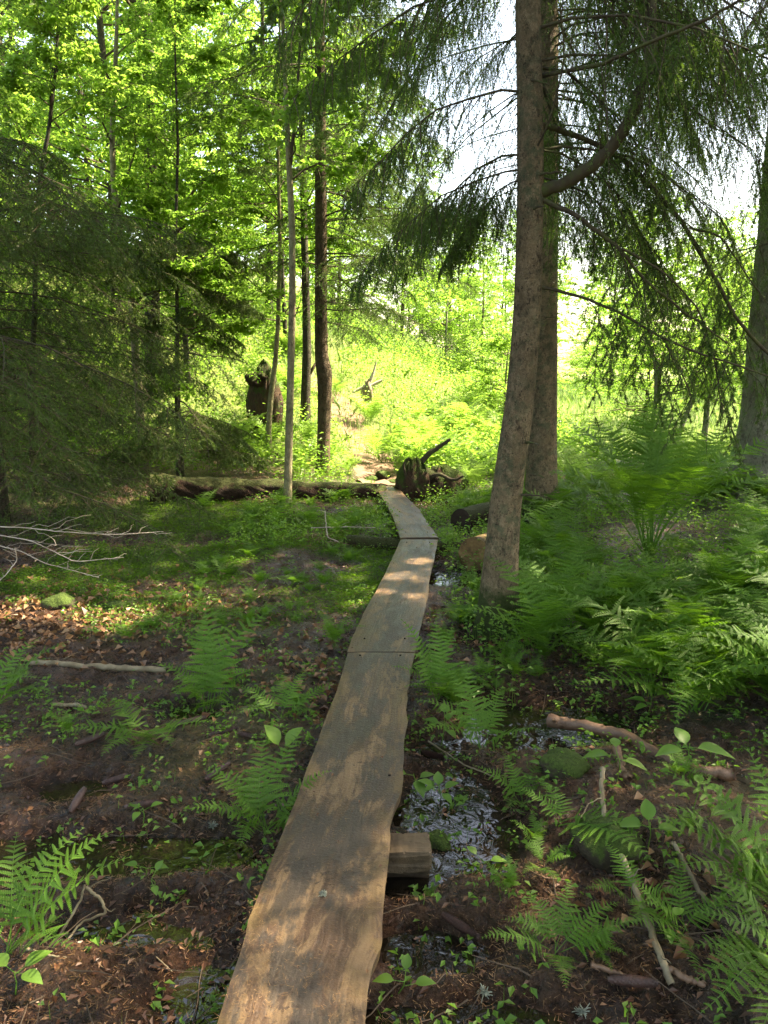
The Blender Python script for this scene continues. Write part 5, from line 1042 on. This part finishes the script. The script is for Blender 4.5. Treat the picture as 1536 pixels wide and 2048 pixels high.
# small twigs stuff
st = MB(); x, y, z = pts(2600, -4, 4, 1.4, 9, g, persp=0); n = len(x); S = np.stack([x, y, z + .006], 1); D = nrm(g.normal(0, 1, (n, 3)) * V3(1, 1, .08)); Pk = poly(S, D, g.uniform(.05, .25, n), np.zeros(3), 5, .05, g)
V, F = tubes(Pk, np.linspace(.0022, .001, 5)[None] * g.uniform(.6, 1.5, (n, 1)), 4); st.add(V, F, 0, .5)
tag(link('small_twigs', st.mesh('small_twigs', [M['twig']])), 'countless tiny twigs lying on the forest floor', 'litter', kind='stuff')
# herbs
def herbs(name, label, n, x0, x1, y0, y1, mask, h0, h1, leaf, per, mat, seed, spread=.03, persp=0, asp=.6):
    g = np.random.default_rng(seed); x, y, z = pts(n, x0, x1, y0, y1, g, mask, persp=persp); n = len(x); hh = g.uniform(h0, h1, n)
    k_ = per; s = g.uniform(.25, 1, (n, k_)); c = np.stack([x, y, z], 1)[:, None] + np.concatenate([g.normal(0, spread, (n, k_, 2)), (s * hh[:, None])[..., None]], -1)
    d = nrm(g.normal(0, 1, (n, k_, 3)) * V3(1, 1, .3)).reshape(-1, 3); up = nrm(g.normal(0, .35, (n * k_, 3)) + V3(0, 0, 1)); L = leaf * g.uniform(.5, 1.3, n * k_)
    V, F = leaves(c.reshape(-1, 3), d, up, L, L * asp, g); mb = MB(); mb.add(V, F, 0, np.repeat(np.clip(np.repeat(g.uniform(0, .6, n), k_) + g.uniform(0, .4, n * k_), 0, 1), 4))
    # stems
    S = np.stack([x, y, z - .005], 1); E = S + np.stack([g.normal(0, .01, n), g.normal(0, .01, n), hh], 1); u = V3(.0012, 0, 0); V = np.stack([S - u, S + u, E], 1).reshape(-1, 3); mb.add(V, np.arange(len(V)).reshape(-1, 3), 0, .3)
    return tag(link(name, mb.mesh(name, [M[mat]])), label, 'ground cover', kind='stuff')
herbs('ground_herbs', 'scattered low green herbs sprouting from the litter', 9500, -4, 4.2, 1.5, 9, lambda a_, b_: np.maximum(clump(a_, b_, 1.7, 70), .9 * edge_near(a_, b_)) * (.25 + .5 * sm(2.3, 4, b_)) * (1 - .6 * sm(-.3, -1.5, a_) * (1 - sm(2.6, 3.4, b_))), .015, .08, .025, 8, 'herb', 81)
herbs('floor_sprigs', 'small three leaved sprigs dotted over the wet ground', 900, -3, 3.4, 1.6, 5.5, lambda a_, b_: .25 + .75 * clump(a_, b_, 1.1, 79), .02, .08, .03, 4, 'herb', 88, .018)
herbs('bank_herbs', 'thick green herbs under the ferns of the right bank', 9500, .5, 7, 3.6, 12, lambda a_, b_: clump(a_, b_, 1.3, 72), .05, .28, .035, 7, 'herb', 82, .05)
herbs('far_herbs', 'bright herbs on both sides of the far plank', 5200, -1.4, 2.2, 6.6, 12.5, lambda a_, b_: clump(a_, b_, 1.9, 73) * .9 * ((np.abs(a_ - np.interp(b_, pp[:, 1], pp[:, 0])) > .4) | (b_ < 10)), .05, .25, .035, 7, 'herb', 83, .04)
herbs('moss_carpet', 'carpet of bright feathery moss left of the middle plank', 26000, -3.4, .3, 4.4, 9.6, lambda a_, b_: mossmask(a_, b_) * sm(4.2, 5.2, b_), .01, .05, .022, 6, 'mossleaf', 84, .02, asp=.28)
herbs('slope_herbs', 'leafy undergrowth on the floor of the sunlit wood', 15000, -14, 3.5, 10.5, 22, lambda a_, b_: (.5 + .5 * clump(a_, b_, .8, 75)) * (np.abs(a_ - np.interp(b_, pp[:, 1], pp[:, 0])) > .4), .1, .7, .07, 8, 'leaf', 85, .12, persp=0)
# grass on slope and meadow
g = np.random.default_rng(86); x, y, z = pts(70000, -3.5, 22, 12.2, 45, g, lambda a_, b_: ((a_ > -3.5) & (a_ / b_ < .6)) * 1.0, board=False, persp=0)
n = len(x); p = np.stack([x, y, z - .02], 1); hh = g.uniform(.12, .38, n); d = np.stack([g.normal(0, .25, n), g.normal(0, .25, n), np.ones(n)], 1); wv = (g.normal(0, 1, (n, 3)) * V3(1, 1, 0)); wv = nrm(wv) * (.004 + .0005 * (y - 12))[:, None]
e = p + d * hh[:, None]; e2 = p + d * hh[:, None] * .55 ; V = np.stack([p - wv, p + wv, e2 + wv * .8 , e + np.stack([g.normal(0, .06, n), g.normal(0, .06, n), 0 * x], 1), e2 - wv * .8], 1).reshape(-1, 3)
F = np.arange(n)[:, None] * 5 + np.array([[0, 1, 2, 3, 4]]); mb = MB(); mb.add(V, F, 0, np.repeat(g.uniform(0, 1, n), 5)); tag(link('meadow_grass', mb.mesh('meadow_grass', [M['grass']])), 'tall bright grass on the sunlit slope and meadow', 'grass', kind='stuff')
print('POLYS', sum(len(m.polygons) for m in bpy.data.meshes), 'OBJ', len(bpy.data.objects))
